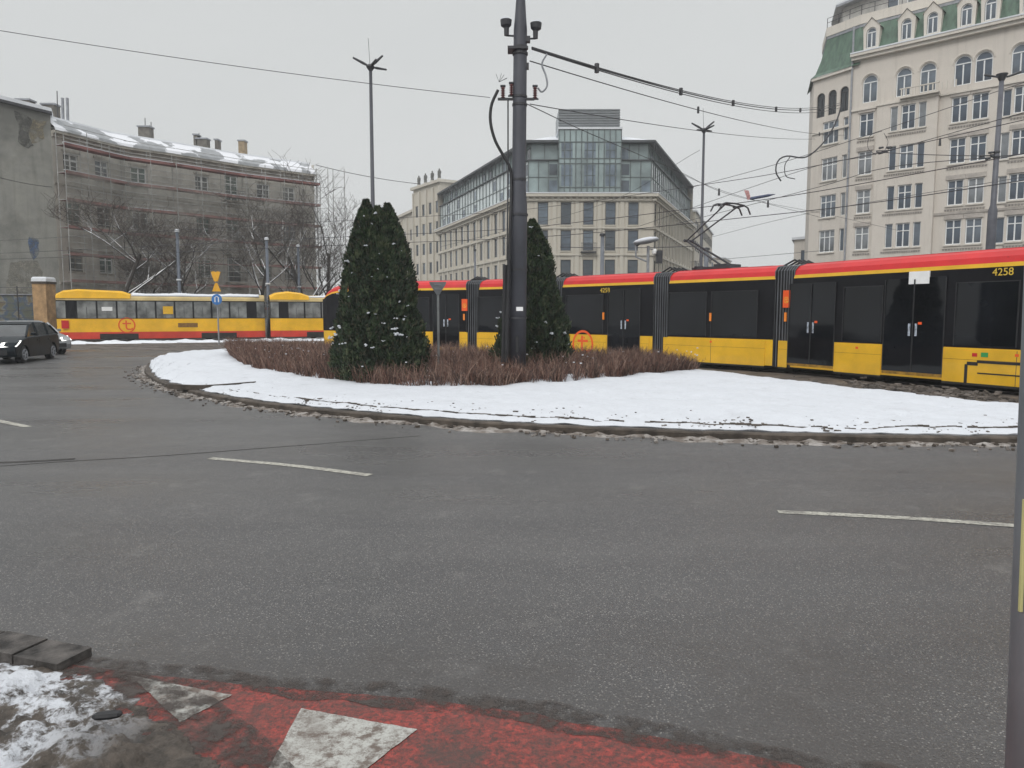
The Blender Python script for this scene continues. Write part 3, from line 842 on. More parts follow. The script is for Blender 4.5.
    for k in range(2 if L > 4.4 else 1):
        xx = L * (.2 + .55 * k); d = MB()
        d.box(xx, xx + 1.4, .25, W - .25, .05, .3, M_UNDER)
        for wx in (.25, 1.15):
            for yy in (.3, W - .42): d.tube([(xx + wx, yy, .3), (xx + wx, yy + .12, .3)], .28, M_UNDER, 16)
        d.build('bogie', body)
    seam = MB()
    for k in range(1, 3):
        xx = L * k / 3; seam.box(xx - .006, xx + .006, .075, .1, 2.87, 2.99, mat('seam_red', (.25, .015, .015), .5, .1, 3))
    seam.build('roof_seam', body)
# bellows
for i in range(1, 5):
    P = JT[i]; D0 = (JT[i] - JT[i - 1]).normalized(); D1 = (JT[i + 1] - JT[i]).normalized()
    b = MB(); n = 15; rings = []
    for k in range(n):
        t = k / (n - 1); c = P - D0 * .33 * (1 - t) if t < .5 else P + D1 * .33 * t
        c = (P - D0 * .33).lerp(P, min(1, t * 2)) if t <= .5 else P.lerp(P + D1 * .33, t * 2 - 1)
        D = D0.lerp(D1, t).normalized(); nrm = Vector((-D.y, D.x, 0)); ins = (.0 if k % 2 == 0 else .11) + .05
        rr = []
        for y, z in [(ins, .2), (ins, 3.0), (ins + .12, 3.12), (ins + .3, 3.18 - ins * .5), (W - .3 - ins, 3.18 - ins * .5), (W - .12 - ins, 3.12), (W - ins, 3.0), (W - ins, .2)]:
            rr.append(c + nrm * y + Vector((0, 0, z)) - tram.location)
        rings.append(rr)
    b.loft(rings, mat('bellows', (.012, .012, .014), .7, .25, 2)); bo_ = b.build('bellows', tram, fix=True)
    for k in range(0, n, 2):
        b = MB(); r_ = rings[k]; b.tube([v_ + (v_ - (r_[0] + r_[-1]) / 2).normalized() * .004 for v_ in r_], .018, mat('bellows_rib', (.10, .105, .115), .6, .2, 2), 5); b.build('rib', bo_)
    b = MB(); c = P - tram.location
    for k in range(4):
        a = c + Vector((-D0.y, D0.x, 0)) * (.5 + .25 * k); b.tube([a + Vector((0, 0, 3.1)) - D0 * .5, a + Vector((0, 0, 3.34)), a + Vector((0, 0, 3.12)) + D1 * .5], .03, M_BLACK, 6)
    b.build('roof_cable', tram)
# pantograph on section 3
root = tram
b = MB(); c = tram.location
P3 = JT[3]; D3 = (JT[4] - P3).normalized(); n3 = Vector((-D3.y, D3.x, 0))
def tp(px, py, off):  # point on the vertical plane 'off' metres inside the near side
    s, z = onwall(px, py, P3 + n3 * off, D3); q = P3 + n3 * off + D3 * s; return Vector((q.x, q.y, z)) - c
base = tp(726, 265, 1.2); kn = tp(689, 241, 1.2); hd = tp(731, 206, 1.2)
for o in (-.35, .35):
    b.tube([base + n3 * o * .9, kn + n3 * o * .35], .035, M_DARK, 6)
    b.tube([kn + n3 * o * .35, hd + n3 * o], .025, M_DARK, 6)
b.tube([kn - n3 * .25, kn + n3 * .25], .05, M_DARK, 8)
b.build('pantograph_arm', tram)
b = MB()
for o in (-.16, .16):
    pts = [(-.85, -.22), (-.7, -.02), (-.5, .04), (0, .06), (.5, .04), (.7, -.02), (.85, -.22)]
    b.tube([hd + n3 * a + D3 * o + Vector((0, 0, z)) for a, z in pts], .028, M_DARK, 6)
for a in (-.4, .4): b.tube([hd + n3 * a - D3 * .2, hd + n3 * a + D3 * .2 + Vector((0, 0, .03))], .03, M_DARK, 6)
b.build('pantograph_head', tram)
b = MB(); zb = 3.24
bb = base.copy(); bb.z = zb
Mx = Matrix.Translation(bb) @ Matrix.Rotation(math.atan2(D3.y, D3.x), 4, 'Z')
b.box(-1.0, .5, -.5, -.42, -.02, .06, M_DARK, Mx); b.box(-1.0, .5, .42, .5, -.02, .06, M_DARK, Mx); b.box(-.2, .3, -.4, .4, .0, .14, M_DARK, Mx); b.box(-.9, -.8, -.5, .5, 0, .1, M_DARK, Mx)
for xx in (-.9, .4):
    for yy in (-.46, .46): b.tube([Mx @ Vector((xx, yy, -.06)), Mx @ Vector((xx, yy, .0))], .06, M_INS, 8)
b.build('pantograph_base', tram)

# ------------------------------------------------------------------ old two-car tram at the left
M_OG = glass('old_tram_glass', (.14, .145, .14), .1, .6, .6, 1.3)
def old_tram(P, Q, L, label, cab=True):
    D = (Q - P).normalized(); ang = math.atan2(D.y, D.x); root = empty('old_tram', (P.x, P.y, 0), ang)
    Wd = 2.35; b = MB()
    M_OR = mat('old_tram_red', (.60, .05, .03), .4, .15, 1); M_OY = mat('old_tram_yellow', (.80, .44, .015), .4, .12, 1); M_OC = mat('old_tram_cream', (.42, .32, .14), .6, .2, 1)
    h = [(.06, .13), (.02, .17), (.0, .60), (.0, .61), (.0, 1.45), (.04, 2.62), (.1, 2.78), (.3, 2.95), (.8, 3.05)]
    prof = h + [(Wd - y, z) for y, z in reversed(h)]
    sm = [M_UNDER, M_OR, M_OR, M_OY, M_TBLK, M_OC, M_OC, M_OC, M_OC]
    def f(k):
        if k == 8: return M_OC
        if k > 8: k = 16 - k
        return sm[k] if 0 <= k < 9 else M_UNDER
    rings = []
    for x, wf in ((0, .72), (.18, .82), (.6, .95), (1.1, 1), (L - 1.1, 1), (L - .6, .95), (L - .15, .82), (L, .74)):
        rings.append([Vector((x, Wd / 2 + (y - Wd / 2) * wf, z)) for y, z in prof])
    b.loft(rings, f); body = b.build('tram_body', root, fix=True)
    nw = 9 if L > 12 else 6
    x = 1.15; wl = (L - 2.3) / nw
    for k in range(nw):
        d = MB(); x0, x1 = x + k * wl + .05, x + (k + 1) * wl - .05
        d.poly([(x0, -.006 , 1.5), (x1, -.006, 1.5), (x1, .028, 2.55), (x0, .028, 2.55)], M_OG)
        d.box(x0, x1, -.014, .03, 1.46, 1.5, M_BLACK); d.box((x0 + x1) / 2 - .012, (x0 + x1) / 2 + .012, -.008, .03, 1.5, 2.2, M_DARK)
        d.build('window', root)
    for (xa, xb, wa, wb) in ((0.03, .55, .8, .95), (L - .55, L - .03, .95, .8)):
        d = MB(); ya, yb = Wd / 2 * (1 - wa) - .02, Wd / 2 * (1 - wb) - .02
        d.poly([(xa, ya, 1.5), (xb, yb, 1.5), (xb, yb + .03, 2.55), (xa, ya + .03, 2.55)], M_OG); d.build('corner_window', root)
    d = MB(); d.box(-.03, 0, .45, Wd - .45, 1.4, 2.55, M_OG); d.build('windscreen', root)
    # yellow roof cover over the cab, snow on the rest
    d = MB(); cov = 4.2 if cab else 2.6
    d.loft([[Vector((x_, Wd / 2 + (y - Wd / 2) * wf, z)) for y, z in ((.02, 2.74), (.05, z1), (.5, z1 + .12), (Wd - .5, z1 + .12), (Wd - .05, z1), (Wd - .02, 2.74))] for x_, wf, z1 in ((.0, .75, 2.9), (.4, .93, 3.1), (1.2, 1.0, 3.2), (cov - .5, 1.0, 3.1), (cov, .98, 2.92))], M_OY)
    d.build('roof_cover', root, fix=True)
    d = MB(); rings = []
    for k in range(40):
        x_ = cov + .05 + (L - .4 - cov) * k / 39; hh = .04 + .08 * fbm(x_ * .9, L)
        rings.append([Vector((x_, .22, 2.9)), Vector((x_, .35, 3.0 + hh * .7)), Vector((x_, .9, 3.06 + hh)), Vector((x_, Wd - .9, 3.06 + hh)), Vector((x_, Wd - .35, 3.0 + hh * .7)), Vector((x_, Wd - .22, 2.9))])
    d.loft(rings, M_RSNOW); d.build('roof_snow', root, fix=True, smooth=True)
    for x_ in (L * .2, L * .68):
        d = MB(); d.box(x_ - .1, x_ + 2.1, -.012, .3, .16, .5, M_UNDER)
        for wx in (.35, 1.65): d.tube([(x_ + wx, .05, .36), (x_ + wx, .2, .36)], .33, M_UNDER, 16)
        d.build('bogie', root)
    return root, D, ang
Pa, Qa = gnd(57, 342.2), gnd(266, 339.6)
L1 = (Qa - Pa).length
r1, D, ang = old_tram(Pa, Qa, L1, '')
tag(r1, 'yellow and red tram car with the large round transport logo, leading at the left', 'tram', 'old high floor tram cars')
def lx(px, py=325): return onwall(px, py, Pa, D)
x, z = lx(127, 327.5); l = t_logo(.5, M_TORG, -.012); l.build('transport_logo', r1, (x, 0, 1.03))
x, z = lx(188, 327); d = MB(); d.box(x - .6, x + .6, -.012, .01, .88, 1.16, mat('vent_brown', (.2, .1, .02), .7, .4, 12)); d.build('vent_grille', r1)
x, z = lx(65, 322); d = MB(); d.box(x - .2, x + .2, -.012, .1, .85, 1.35, M_TRED); d.build('destination_plate', r1)
x, z = lx(107, 308); d = MB(); d.box(x - .3, x + .3, -.02, .01, 1.95, 2.2, M_WHITE); d.build('window_sticker', r1)
x, z = lx(168, 310); d = MB(); d.box(x - .3, x + .3, -.02, .01, 1.75, 2.25, M_TYEL); d.build('window_sticker', r1)
Pb = Pa + D * (L1 + .35); Qb = Pb + D * 13
r2, D2, ang2 = old_tram(Pb, Qb, 12.5, '', False)
tag(r2, 'yellow and red trailing tram car coupled behind, partly hidden by the broad thuja', 'tram', 'old high floor tram cars')

# ------------------------------------------------------------------ facades
def facade(L, H, holes, m, z0=0.0, rev=.22, blocks=()):
    """wall in local xz-plane (outside = -y) with openings. holes: (cx, zbottom, w, h, arched)"""
    b = MB(); xs = {0, L}; zs = {z0, H}
    rects = []
    for (cx, zb, w_, h_, ar) in holes:
        a, c = max(0, cx - w_ / 2), min(L, cx + w_ / 2)
        rects.append((a, c, zb, zb + h_, ar)); xs |= {a, c}; zs |= {zb, zb + h_}
    for (a, c, z1, z2) in blocks: rects.append((a, c, z1, z2, None)); xs |= {a, c}; zs |= {z1, z2}
    xs = sorted(xs); zs = sorted(zs)
    for x0, x1 in zip(xs, xs[1:]):
        for a, c in zip(zs, zs[1:]):
            if x1 - x0 < 1e-5 or c - a < 1e-5: continue
            mx, mz = (x0 + x1) / 2, (a + c) / 2
            if any(r[0] < mx < r[1] and r[2] < mz < r[3] for r in rects): continue
            b.poly([(x0, 0, a), (x1, 0, a), (x1, 0, c), (x0, 0, c)], m)
    for (x0, x1, a, c, ar) in rects:
        if ar is None: continue
        b.poly([(x0, 0, a), (x0, rev, a), (x0, rev, c), (x0, 0, c)], m); b.poly([(x1, 0, a), (x1, 0, c), (x1, rev, c), (x1, rev, a)], m)
        b.poly([(x0, 0, a), (x1, 0, a), (x1, rev, a), (x0, rev, a)], m); b.poly([(x0, 0, c), (x0, rev, c), (x1, rev, c), (x1, 0, c)], m)
        if ar:
            r = (x1 - x0) / 2; cx = (x0 + x1) / 2; cz = c - r
            for s in (-1, 1):
                arc = [(cx + s * r * math.cos(t), 0.0, cz + r * math.sin(t)) for t in [math.pi / 2 * k / 8 for k in range(9)]]
                b.poly([(cx + s * r, 0, c)] + arc[::-1], m)
                for p, q in zip(arc, arc[1:]): b.poly([p, q, (q[0], rev, q[2]), (p[0], rev, p[2])], m)
    return b
WCACHE = {}
M_WG = [glass('window_glass_%d' % i, c, .06, .55, .5, .5) for i, c in enumerate([(.07, .09, .12), (.12, .145, .175), (.20, .215, .23), (.035, .04, .045)])]
def win_mesh(style, w_, h_, ar, fm, gm, y0=.12):
    key = (style, round(w_, 2), round(h_, 2), ar, fm.name, gm.name)
    if key in WCACHE: return WCACHE[key]
    b = MB(); t = .085 if style != 'thin' else .06
    ww = w_ / 2
    zt = h_ - (ww if ar else 0)
    b.box(-ww, -ww + t, y0, y0 + .06, 0, zt, fm); b.box(ww - t, ww, y0, y0 + .06, 0, zt, fm); b.box(-ww + t, ww - t, y0, y0 + .06, 0, t, fm)
    if ar:
        for k in range(10):
            t0, t1 = math.pi * k / 10, math.pi * (k + 1) / 10
            pts = [(rr * math.cos(tt), zt + rr * math.sin(tt)) for rr, tt in ((ww, t0), (ww, t1), (ww - t, t1), (ww - t, t0))]
            b.poly([(x_, y0, z_) for x_, z_ in pts], fm)
        b.box(-ww + t, ww - t, y0 + .003, y0 + .06, zt - t / 2, zt + t / 2, fm); tr = zt - t / 2
    else:
        b.box(-ww + t, ww - t, y0, y0 + .06, h_ - t, h_, fm); tr = h_ * .68
        if style in ('double', 'triple'): b.box(-ww + t, ww - t, y0 + .003, y0 + .06, tr - t * .45, tr + t * .45, fm)
        elif style == 'thin': tr = h_
        else: tr = h_
    if style == 'double': b.box(-t * .55, t * .55, y0 - .01, y0 + .05, t, (tr - t / 2) if ar else h_ - t, fm)
    if style == 'triple':
        for s in (-1, 1): b.box(s * w_ / 6 - t * .4, s * w_ / 6 + t * .4, y0 - .01, y0 + .05, t, h_ - t, fm)
    if style == 'grid':
        for q in (1, 2): b.box(-ww + t, ww - t, y0 - .01, y0 + .05, h_ * q / 3 - .02, h_ * q / 3 + .02, fm)
    p = MB()
    if ar:
        pts = [(-ww + .01, y0 + .04, .01), (ww - .01, y0 + .04, .01)] + [((ww - .01) * math.cos(tt), y0 + .04, zt + (ww - .01) * math.sin(tt)) for tt in [math.pi * k / 12 for k in range(13)]]
        p.poly(pts, gm)
    else: p.poly([(-ww + .01, y0 + .04, .01), (ww - .01, y0 + .04, .01), (ww - .01, y0 + .04, h_ - .01), (-ww + .01, y0 + .04, h_ - .01)], gm)
    r = (b.mesh('window'), p.mesh('pane')); WCACHE[key] = r; return r
def place_windows(root, O, ang, holes, style, fm, gms, sill=None, y0=.12, limit=None):
    ca, sa = math.cos(ang), math.sin(ang)
    for (cx, zb, w_, h_, ar) in holes:
        st = style if isinstance(style, str) else style(cx, w_, h_)
        gm = random.choice(gms)
        a, c = win_mesh(st, w_, h_, ar, fm, gm, y0)
        o = inst('window', a, root, (O[0] + ca * cx, O[1] + sa * cx, zb), ang)
        inst('pane', c, o)
        if sill:
            key = ('sill', round(w_, 2))
            if key not in WCACHE:
                s = MB(); s.box(-w_ / 2 - .08, w_ / 2 + .08, -.12, .1, -.12, -.005, sill); WCACHE[key] = s.mesh('sill')
            inst('sill', WCACHE[key], o)
def strip_roof(plan, levels, m, cap=True):
    """plan: list of xy (left to right, outside on the right-hand side of travel); levels: (inset, z)"""
    P = [Vector((p[0], p[1], 0)) for p in plan]; rings = []
    for ins, z in levels:
        o = []
        for i, p in enumerate(P):
            d0 = (p - P[i - 1]).normalized() if i else (P[1] - p).normalized()
            d1 = (P[i + 1] - p).normalized() if i < len(P) - 1 else d0
            n0 = Vector((-d0.y, d0.x, 0)); n1 = Vector((-d1.y, d1.x, 0)); n = (n0 + n1).normalized(); k = 1 / max(.3, n.dot(n1))
            o.append(p + n * ins * k + Vector((0, 0, z)))
        rings.append(o)
    b = MB(); b.loft(rings, m, closed=False, cap=False); return b

# ------------------------------------------------------------------ right building (beige, green mansard)
M_BEIGE = plaster('beige_plaster', (.55, .505, .45), (.59, .545, .49), (.46, .42, .375), .5, .8, .2, .4)
M_BEIGE2 = plaster('pale_stone_trim', (.58, .54, .48), (.62, .58, .52), (.45, .42, .37), .5, .8, .3, .4)
M_GREEN = mat('green_roof', (.065, .115, .08), .6, .3, .8, stretch=(4, 4, .3))
M_WFR = mat('white_frame', (.72, .73, .73), .5, .06, 3)
A0 = atY(808, 250, 72.6).xy; B0 = atY(846, 250, 69.0).xy
Cc = atY(1024, 250, 59.6).xy
Dm = (Cc - B0).normalized(); Df = (B0 - A0).normalized()
ZC = 24.55
broot = empty('apartment_building', (B0.x, B0.y, 0))
tag(broot, 'tall beige tenement with a green mansard roof and arched dormers at right', 'building')
LF = (B0 - A0).length; LM = 34.0
af, am = math.atan2(Df.y, Df.x), math.atan2(Dm.y, Dm.x)
OF = (A0.x - B0.x, A0.y - B0.y); OM = (0, 0)
def wt(px, py): return onwall(px, py, B0, Dm)
rows = [onwall(955, py, B0, Dm)[1] for py in (274, 232, 192.5, 151, 110)]
rowz = rows
ra = onwall(964, 70, B0, Dm)[1]
# columns: (left px, right px) at y about 193
colsA = [wt(863, 201)[0]]; colB = [wt(892, 196)[0], wt(906, 195)[0], wt(920, 194)[0]]; colC = [wt(955, 192)[0], wt(975.5, 190)[0]]; colD = [wt(1002, 187)[0]]; colE = [wt(1017, 184)[0], wt(1038, 180)[0]]
far = [LM - 10.5, LM - 8.5, LM - 4.5, LM - 2.5]
wA, wN = 1.35, .8
bay = (wt(875, 195)[0], wt(935, 195)[0])
holes = []; bayh = []; hB = 2.05
for z in rowz:
    for c in colsA: holes.append((c, z - hB / 2, 1.2, hB, False))
    for k, c in enumerate(colB): bayh.append((c - bay[0], z - hB / 2, 1.12 if k == 1 else .6, hB, False))
    for c in colC: holes.append((c, z - hB / 2, 1.18, hB, False))
    for c in colD: holes.append((c, z - hB / 2 - .1, .6, hB, False))
    for c in colE + far: holes.append((c, z - hB / 2, 1.1, hB, False))
hA = 2.35
topc = [wt(870, 88)[0], wt(904, 80)[0], wt(928, 76)[0], wt(963, 68)[0], wt(984, 65)[0], wt(1021, 55)[0], wt(1040, 50)[0]] + far
toph = [(c, ra - hA / 2, 1.25, hA, True) for c in topc]
baz = ra - hA / 2 - .6
mb = facade(LM, ZC, holes + toph, M_BEIGE, blocks=[(bay[0], bay[1], 0.01, baz)])
mb.build('wall', broot, (0, 0, 0), am)
bb_ = facade(bay[1] - bay[0], baz, bayh, M_BEIGE)
wd = bay[1] - bay[0]
for x_ in (0, wd): bb_.poly([(x_, 0, 0), (x_, .45, 0), (x_, .45, baz), (x_, 0, baz)], M_BEIGE)
bb_.box(-.1, wd + .1, -.1, .45, baz, baz + .18, M_BEIGE2)
ox, oy = math.cos(am), math.sin(am)
bo = (ox * bay[0] + oy * .45, oy * bay[0] - ox * .45)
bb_.build('bay_wall', broot, (bo[0], bo[1], 0), am)
st = lambda cx, w_, h_: 'double' if w_ > 1.0 else 'thin'
place_windows(broot, (0, 0), am, holes, st, M_WFR, M_WG[:3], M_BEIGE2)
place_windows(broot, (0, 0), am, toph, 'double', M_WFR, M_WG[:3])
place_windows(broot, bo, am, bayh, st, M_WFR, M_WG[:3], M_BEIGE2)
# lintel hoods, dentil rows under the sills, string courses, balcony
M_LT = mat('lintel_band', (.40, .365, .33), .9, .2, 2); M_DT = mat('dentil', (.26, .24, .22), .9, .2, 2)
tl = MB(); tl.box(-.72, .72, -.07, 0, 0, .36, M_LT); LINT = tl.mesh('lintel')
def dent_mesh(w_, n_):
    d = MB(); d.box(-w_ / 2, w_ / 2, -.03, 0, .08, .16, M_LT)
    for k in range(n_): x_ = -w_ / 2 + (k + .25) * w_ / n_; d.box(x_, x_ + w_ / n_ * .5, -.09, -.001, 0, .13, M_DT)
    return d.mesh('dentil_band')
D1_, D2_ = dent_mesh(1.5, 7), dent_mesh(wd - 1.6, 17)
for z in rowz:
    for c in colsA + colC + colE:
        inst('lintel', LINT, broot, (ox * c, oy * c, z + hB / 2 + .03), am); inst('dentil_band', D1_, broot, (ox * c, oy * c, z - hB / 2 - .45), am)
    c = (bay[0] + bay[1]) / 2; inst('dentil_band', D2_, broot, (ox * c + oy * .45, oy * c - ox * .45, z - hB / 2 - .45), am)
def bands(lst, root_, loc, an_):
    for nm, *bx in lst:
        q = MB(); q.box(*bx); q.build(nm, root_, loc, an_)
bands([('string_course', 0, bay[0] - .02, -.14, 0, baz, baz + .16, M_BEIGE2), ('string_course', bay[1] + .02, LM, -.14, 0, baz, baz + .16, M_BEIGE2),
       ('string_course', bay[1], LM, -.1, 0, rowz[1] + 1.45, rowz[1] + 1.65, mat('string_course', (.34, .31, .28), .9, .2, 2)),
       ('cornice', -.05, LM, -.42, 0, ZC - .5, ZC - .22, M_BEIGE2), ('cornice', -.1, LM, -.62, 0, ZC - .219, ZC, M_BEIGE2)], broot, (0, 0, 0), am)
for c in toph:
    q = MB(); q.tube([(.74 * math.cos(t), -.03, hA - .62 + .74 * math.sin(t)) for t in [math.pi * k / 10 for k in range(11)]], .05, M_BEIGE2, 4); q.build('arch_moulding', broot, (ox * c[0], oy * c[0], c[1]), am)
sn = MB(); sn.box(-.1, LM, -.66, -.05, ZC + .004, ZC + .12, M_RSNOW); sn.build('cornice_snow', broot, (0, 0, 0), am)
# facet wall
fh = [(LF * .48, z - hB / 2 + dz, 1.7, hB, False) for z, dz in zip(rowz, (0, 0, 0, 0, 0))]
fn = [(LF - .55, z - hB / 2, .5, hB, False) for z in rowz]
fa = [(LF * .2, ra - 1.5, .9, 2.2, True), (LF * .5, ra - 1.5, .9, 2.2, True), (LF * .8, ra - 1.5, .9, 2.2, True)]
ff = facade(LF, ZC - .9, fh + fn + fa, M_BEIGE); ff.build('turret_wall', broot, (OF[0], OF[1], 0), af)
place_windows(broot, OF, af, fh, 'triple', M_WFR, M_WG[:3], M_BEIGE2); place_windows(broot, OF, af, fn, 'thin', M_WFR, M_WG[:3]); place_windows(broot, OF, af, fa, 'double', M_DARK, [M_WG[3]])
bands([('turret_cornice', -.1, LF, -.25, 0, ZC - 1.15, ZC - .9, M_BEIGE2), ('string_course', 0, LF, -.12, 0, baz - 1.2, baz - 1.0, M_BEIGE2)], broot, (OF[0], OF[1], 0), af)
pi = MB(); pi.tube([(-.06, -.1, .5), (-.06, -.1, ZC + 2.5)], .09, M_GREY, 8); pi.build('drainpipe', broot, (0, 0, 0), am)
# turret back side and rear walls
A1 = A0 + Vector((1.6, 5.0)); B1 = B0 + Dm * LM; C1 = B1 + Vector((6, 16)); Dd = A1 + Vector((10, 16))
bkw = MB()
for p, q, zt in ((A1, A0, ZC - .9), (B1, C1, ZC), (C1, Dd, ZC), (Dd, A1, ZC)):
    p_, q_ = p - B0, q - B0; bkw.poly([(p_.x, p_.y, 0), (q_.x, q_.y, 0), (q_.x, q_.y, zt), (p_.x, p_.y, zt)], M_BEIGE)
bkw.build('rear_wall', broot)
e_ = [A1 - B0, A0 - B0, Vector((0, 0)), B1 - B0, C1 - B0]
lv = [(-.3, ZC - .9), (.1, ZC - .5), (.55, ZC + .7), (.85, ZC + 1.9), (1.1, ZC + 2.9)]
# mansard on the turret then main front: turret eave starts lower
rf = strip_roof(e_[:3] + [Dm * .6], lv, M_GREEN); rf.build('turret_roof', broot)
rf = strip_roof([Dm * -.02, Dm * LM, C1 - B0], [(-.02, ZC + .02), (.35, ZC + .8), (.75, ZC + 1.9), (1.1, ZC + 2.9)], M_GREEN); rf.build('mansard_roof', broot)
# deck, attic storey and roof slab
def inset_poly(pts, d):
    P = [Vector((p[0], p[1], 0)) for p in pts]; n = len(P); out = []
    for i in range(n):
        d0 = (P[i] - P[i - 1]).normalized(); d1 = (P[(i + 1) % n] - P[i]).normalized()
        n0 = Vector((-d0.y, d0.x, 0)); n1 = Vector((-d1.y, d1.x, 0)); m_ = (n0 + n1).normalized(); out.append(P[i] + m_ * d / max(.3, m_.dot(n1)))
    return out
plan = [A0 - B0, Vector((0, 0)), B1 - B0, C1 - B0, Dd - B0, A1 - B0]
def prism(plan, d, z0, z1, m, msides=None):
    q = inset_poly(plan, d); b = MB(); n = len(q)
    b.poly([p + Vector((0, 0, z1)) for p in q], m); b.poly([p + Vector((0, 0, z0)) for p in q][::-1], m)
    for i in range(n):
        a, c = q[i], q[(i + 1) % n]; b.poly([a + Vector((0, 0, z0)), c + Vector((0, 0, z0)), c + Vector((0, 0, z1)), a + Vector((0, 0, z1))], msides or m)
    return b
prism(plan, 1.0, ZC + 2.7, ZC + 2.95, M_GREY).build('terrace_deck', broot)
prism(plan, .95, ZC + 2.95, ZC + 3.75, M_BEIGE2).build('parapet', broot)
prism(plan, 2.4, ZC + 2.96, ZC + 5.6, mat('attic_grey', (.4, .39, .37), .8, .2, 1.2)).build('attic_storey', broot)
prism(plan, 1.7, ZC + 5.6, ZC + 5.8, M_GREY).build('attic_roof', broot)
prism(plan, 1.75, ZC + 5.8, ZC + 5.95, M_RSNOW).build('roof_snow', broot)
qq = inset_poly(plan, 2.4)
aw = [(x_, ZC + 3.9, .9, 1.35, False) for x_ in [2 + 1.6 * k for k in range(11)]]
place_windows(broot, (qq[1].x, qq[1].y - .0), am, [(c, z, w_, h_, a) for c, z, w_, h_, a in aw if c < LM - 6], 'thin', M_WFR, M_WG[1:3], y0=-.06)
rl = MB(); q1 = inset_poly(plan, 1.0)
for a, c in ((q1[0], q1[1]), (q1[1], q1[2])):
    L_ = (c - a).length; n_ = int(L_ / 1.1)
    for k in range(n_ + 1): p = a.lerp(c, k / n_); rl.tube([p + Vector((0, 0, ZC + 3.7)), p + Vector((0, 0, ZC + 4.6))], .03, M_DARK, 5)
    for zz in (4.2, 4.6): rl.tube([a + Vector((0, 0, ZC + zz)), c + Vector((0, 0, ZC + zz))], .025, M_DARK, 5)
rl.build('roof_railing', broot)
an_ = MB()
for (x_, y_) in ((qq[0].x + .4, qq[0].y), (qq[0].x + 1.6, qq[0].y + 1), (qq[1].x + 3, qq[1].y + 1)): an_.tube([(x_, y_, ZC + 5.8), (x_, y_, ZC + 9.5)], .03, M_DARK, 5)
an_.build('antenna', broot)
# dormers
for px, py in ((871, 50), (906, 42), (932, 37), (966, 28), (990, 24), (1029, 14), (1060, 5)):
    c = onwall(px, py, B0, Dm)[0]; w2 = .62; z0 = ZC + .12
    d = MB(); y = -.05
    outl = [(-w2, z0), (w2, z0), (w2, z0 + 2.0), (w2 + .08, z0 + 2.05), (0, z0 + 3.0), (-w2 - .08, z0 + 2.05), (-w2, z0 + 2.0)]
    ww, hh = .82, 1.7; zw = z0 + .28; r = ww / 2; zt = zw + hh - r
    # front ring split: left, right, bottom, top pieces
    d.poly([(-w2, y, z0), (w2, y, z0), (w2, y, zw), (-w2, y, zw)], M_BEIGE2)
    for s in (-1, 1):
        arc = [(s * r * math.cos(t), y, zt + r * math.sin(t)) for t in [math.pi / 2 * k / 8 for k in range(9)]]
        d.poly([(s * w2, y, zw), (s * r, y, zw)] + arc + [(0, y, z0 + 2.75), (s * (w2 + .08), y, z0 + 2.02)], M_BEIGE2)
        d.poly([(s * w2, y, z0), (s * w2, 2.2, z0), (s * w2, 2.2, z0 + 2.02), (s * w2, y, z0 + 2.02)], M_BEIGE2)
        d.poly([(s * (w2 + .14), y - .1, z0 + 1.96), (0, y - .1, z0 + 2.81), (0, 2.4, z0 + 2.81), (s * (w2 + .14), 2.4, z0 + 1.96)], M_BEIGE2)
        for p, q in zip(arc, arc[1:]): d.poly([p, q, (q[0], .2, q[2]), (p[0], .2, p[2])], M_BEIGE2)
    do = d.build('dormer', broot, (ox * c, oy * c, 0), am)
    a, g = win_mesh('double', ww, hh, True, M_WFR, M_WG[1]); inst('dormer_window', a, do, (0, -.05, zw)); inst('dormer_pane', g, do, (0, -.05, zw))
# balcony in the bay's top
bl = MB(); 
bl.box(bay[0] + 1.9, bay[1] + .1, -.9, -.4, baz + .2, baz + .3, M_BEIGE2)
for k in range(13): x_ = bay[0] + 2.0 + k * .34; bl.box(x_, x_ + .09, -.85, -.78, baz + .3, baz + .95, M_BEIGE2)
bl.box(bay[0] + 1.9, bay[1] + .1, -.88, -.74, baz + .95, baz + 1.03, M_BEIGE2); bl.build('balcony', broot, (0, 0, 0), am)

# ------------------------------------------------------------------ centre building
M_STONE = plaster('pale_limestone', (.49, .45, .38), (.55, .51, .435), (.41, .375, .32), .5, .8, .3, .5)
M_STONE2 = plaster('limestone_trim', (.49, .46, .395), (.54, .505, .435), (.38, .35, .3), .5, .8, .3, .4)
M_CG = glass('curtain_glass', (.24, .30, .30), .06, .7, .35, .25)
M_CG2 = glass('curtain_glass_pale', (.46, .51, .51), .08, .6, .25, .2)
M_MUL = mat('mullion', (.10, .12, .12), .5, .2, 2)
M_SLAB = mat('roof_edge', (.055, .06, .065), .6, .2, 1)
V0 = atY(526, 193, 94).xy; V1 = atY(654, 193, 94).xy; VL = atY(438, 229.5, 134.6).xy; VR = atY(690, 224, 125).xy
VR = V1 + (VR - V1).normalized() * 36
ZS = atY(590, 193, 94).z; 
z1g = atY(590, 160, 94).z; z2g = atY(590, 146, 96).z
croot = empty('office_building', (V0.x, V0.y, 0)); tag(croot, 'pale stone office building with glass upper floors and a central glass tower', 'building')
DL = (V0 - VL).normalized(); DF = (V1 - V0).normalized(); DR = (VR - V1).normalized()
aL, aF, aR = [math.atan2(d.y, d.x) for d in (DL, DF, DR)]
LL, LFr, LR = (V0 - VL).length, (V1 - V0).length, (VR - V1).length
rz = [atY(590, py, 94).z for py in (213.5, 240.5, 269)] + [2.6]
cw = [onwall(px, 213, V0, DF)[0] for px in (543, 566, 588.5, 610.5, 633.5)]
H_ = [2.75, 2.5, 2.3, 2.6]
fhol = [(c, z - h / 2, 1.27, h, False) for z, h in zip(rz, H_) for c in cw]
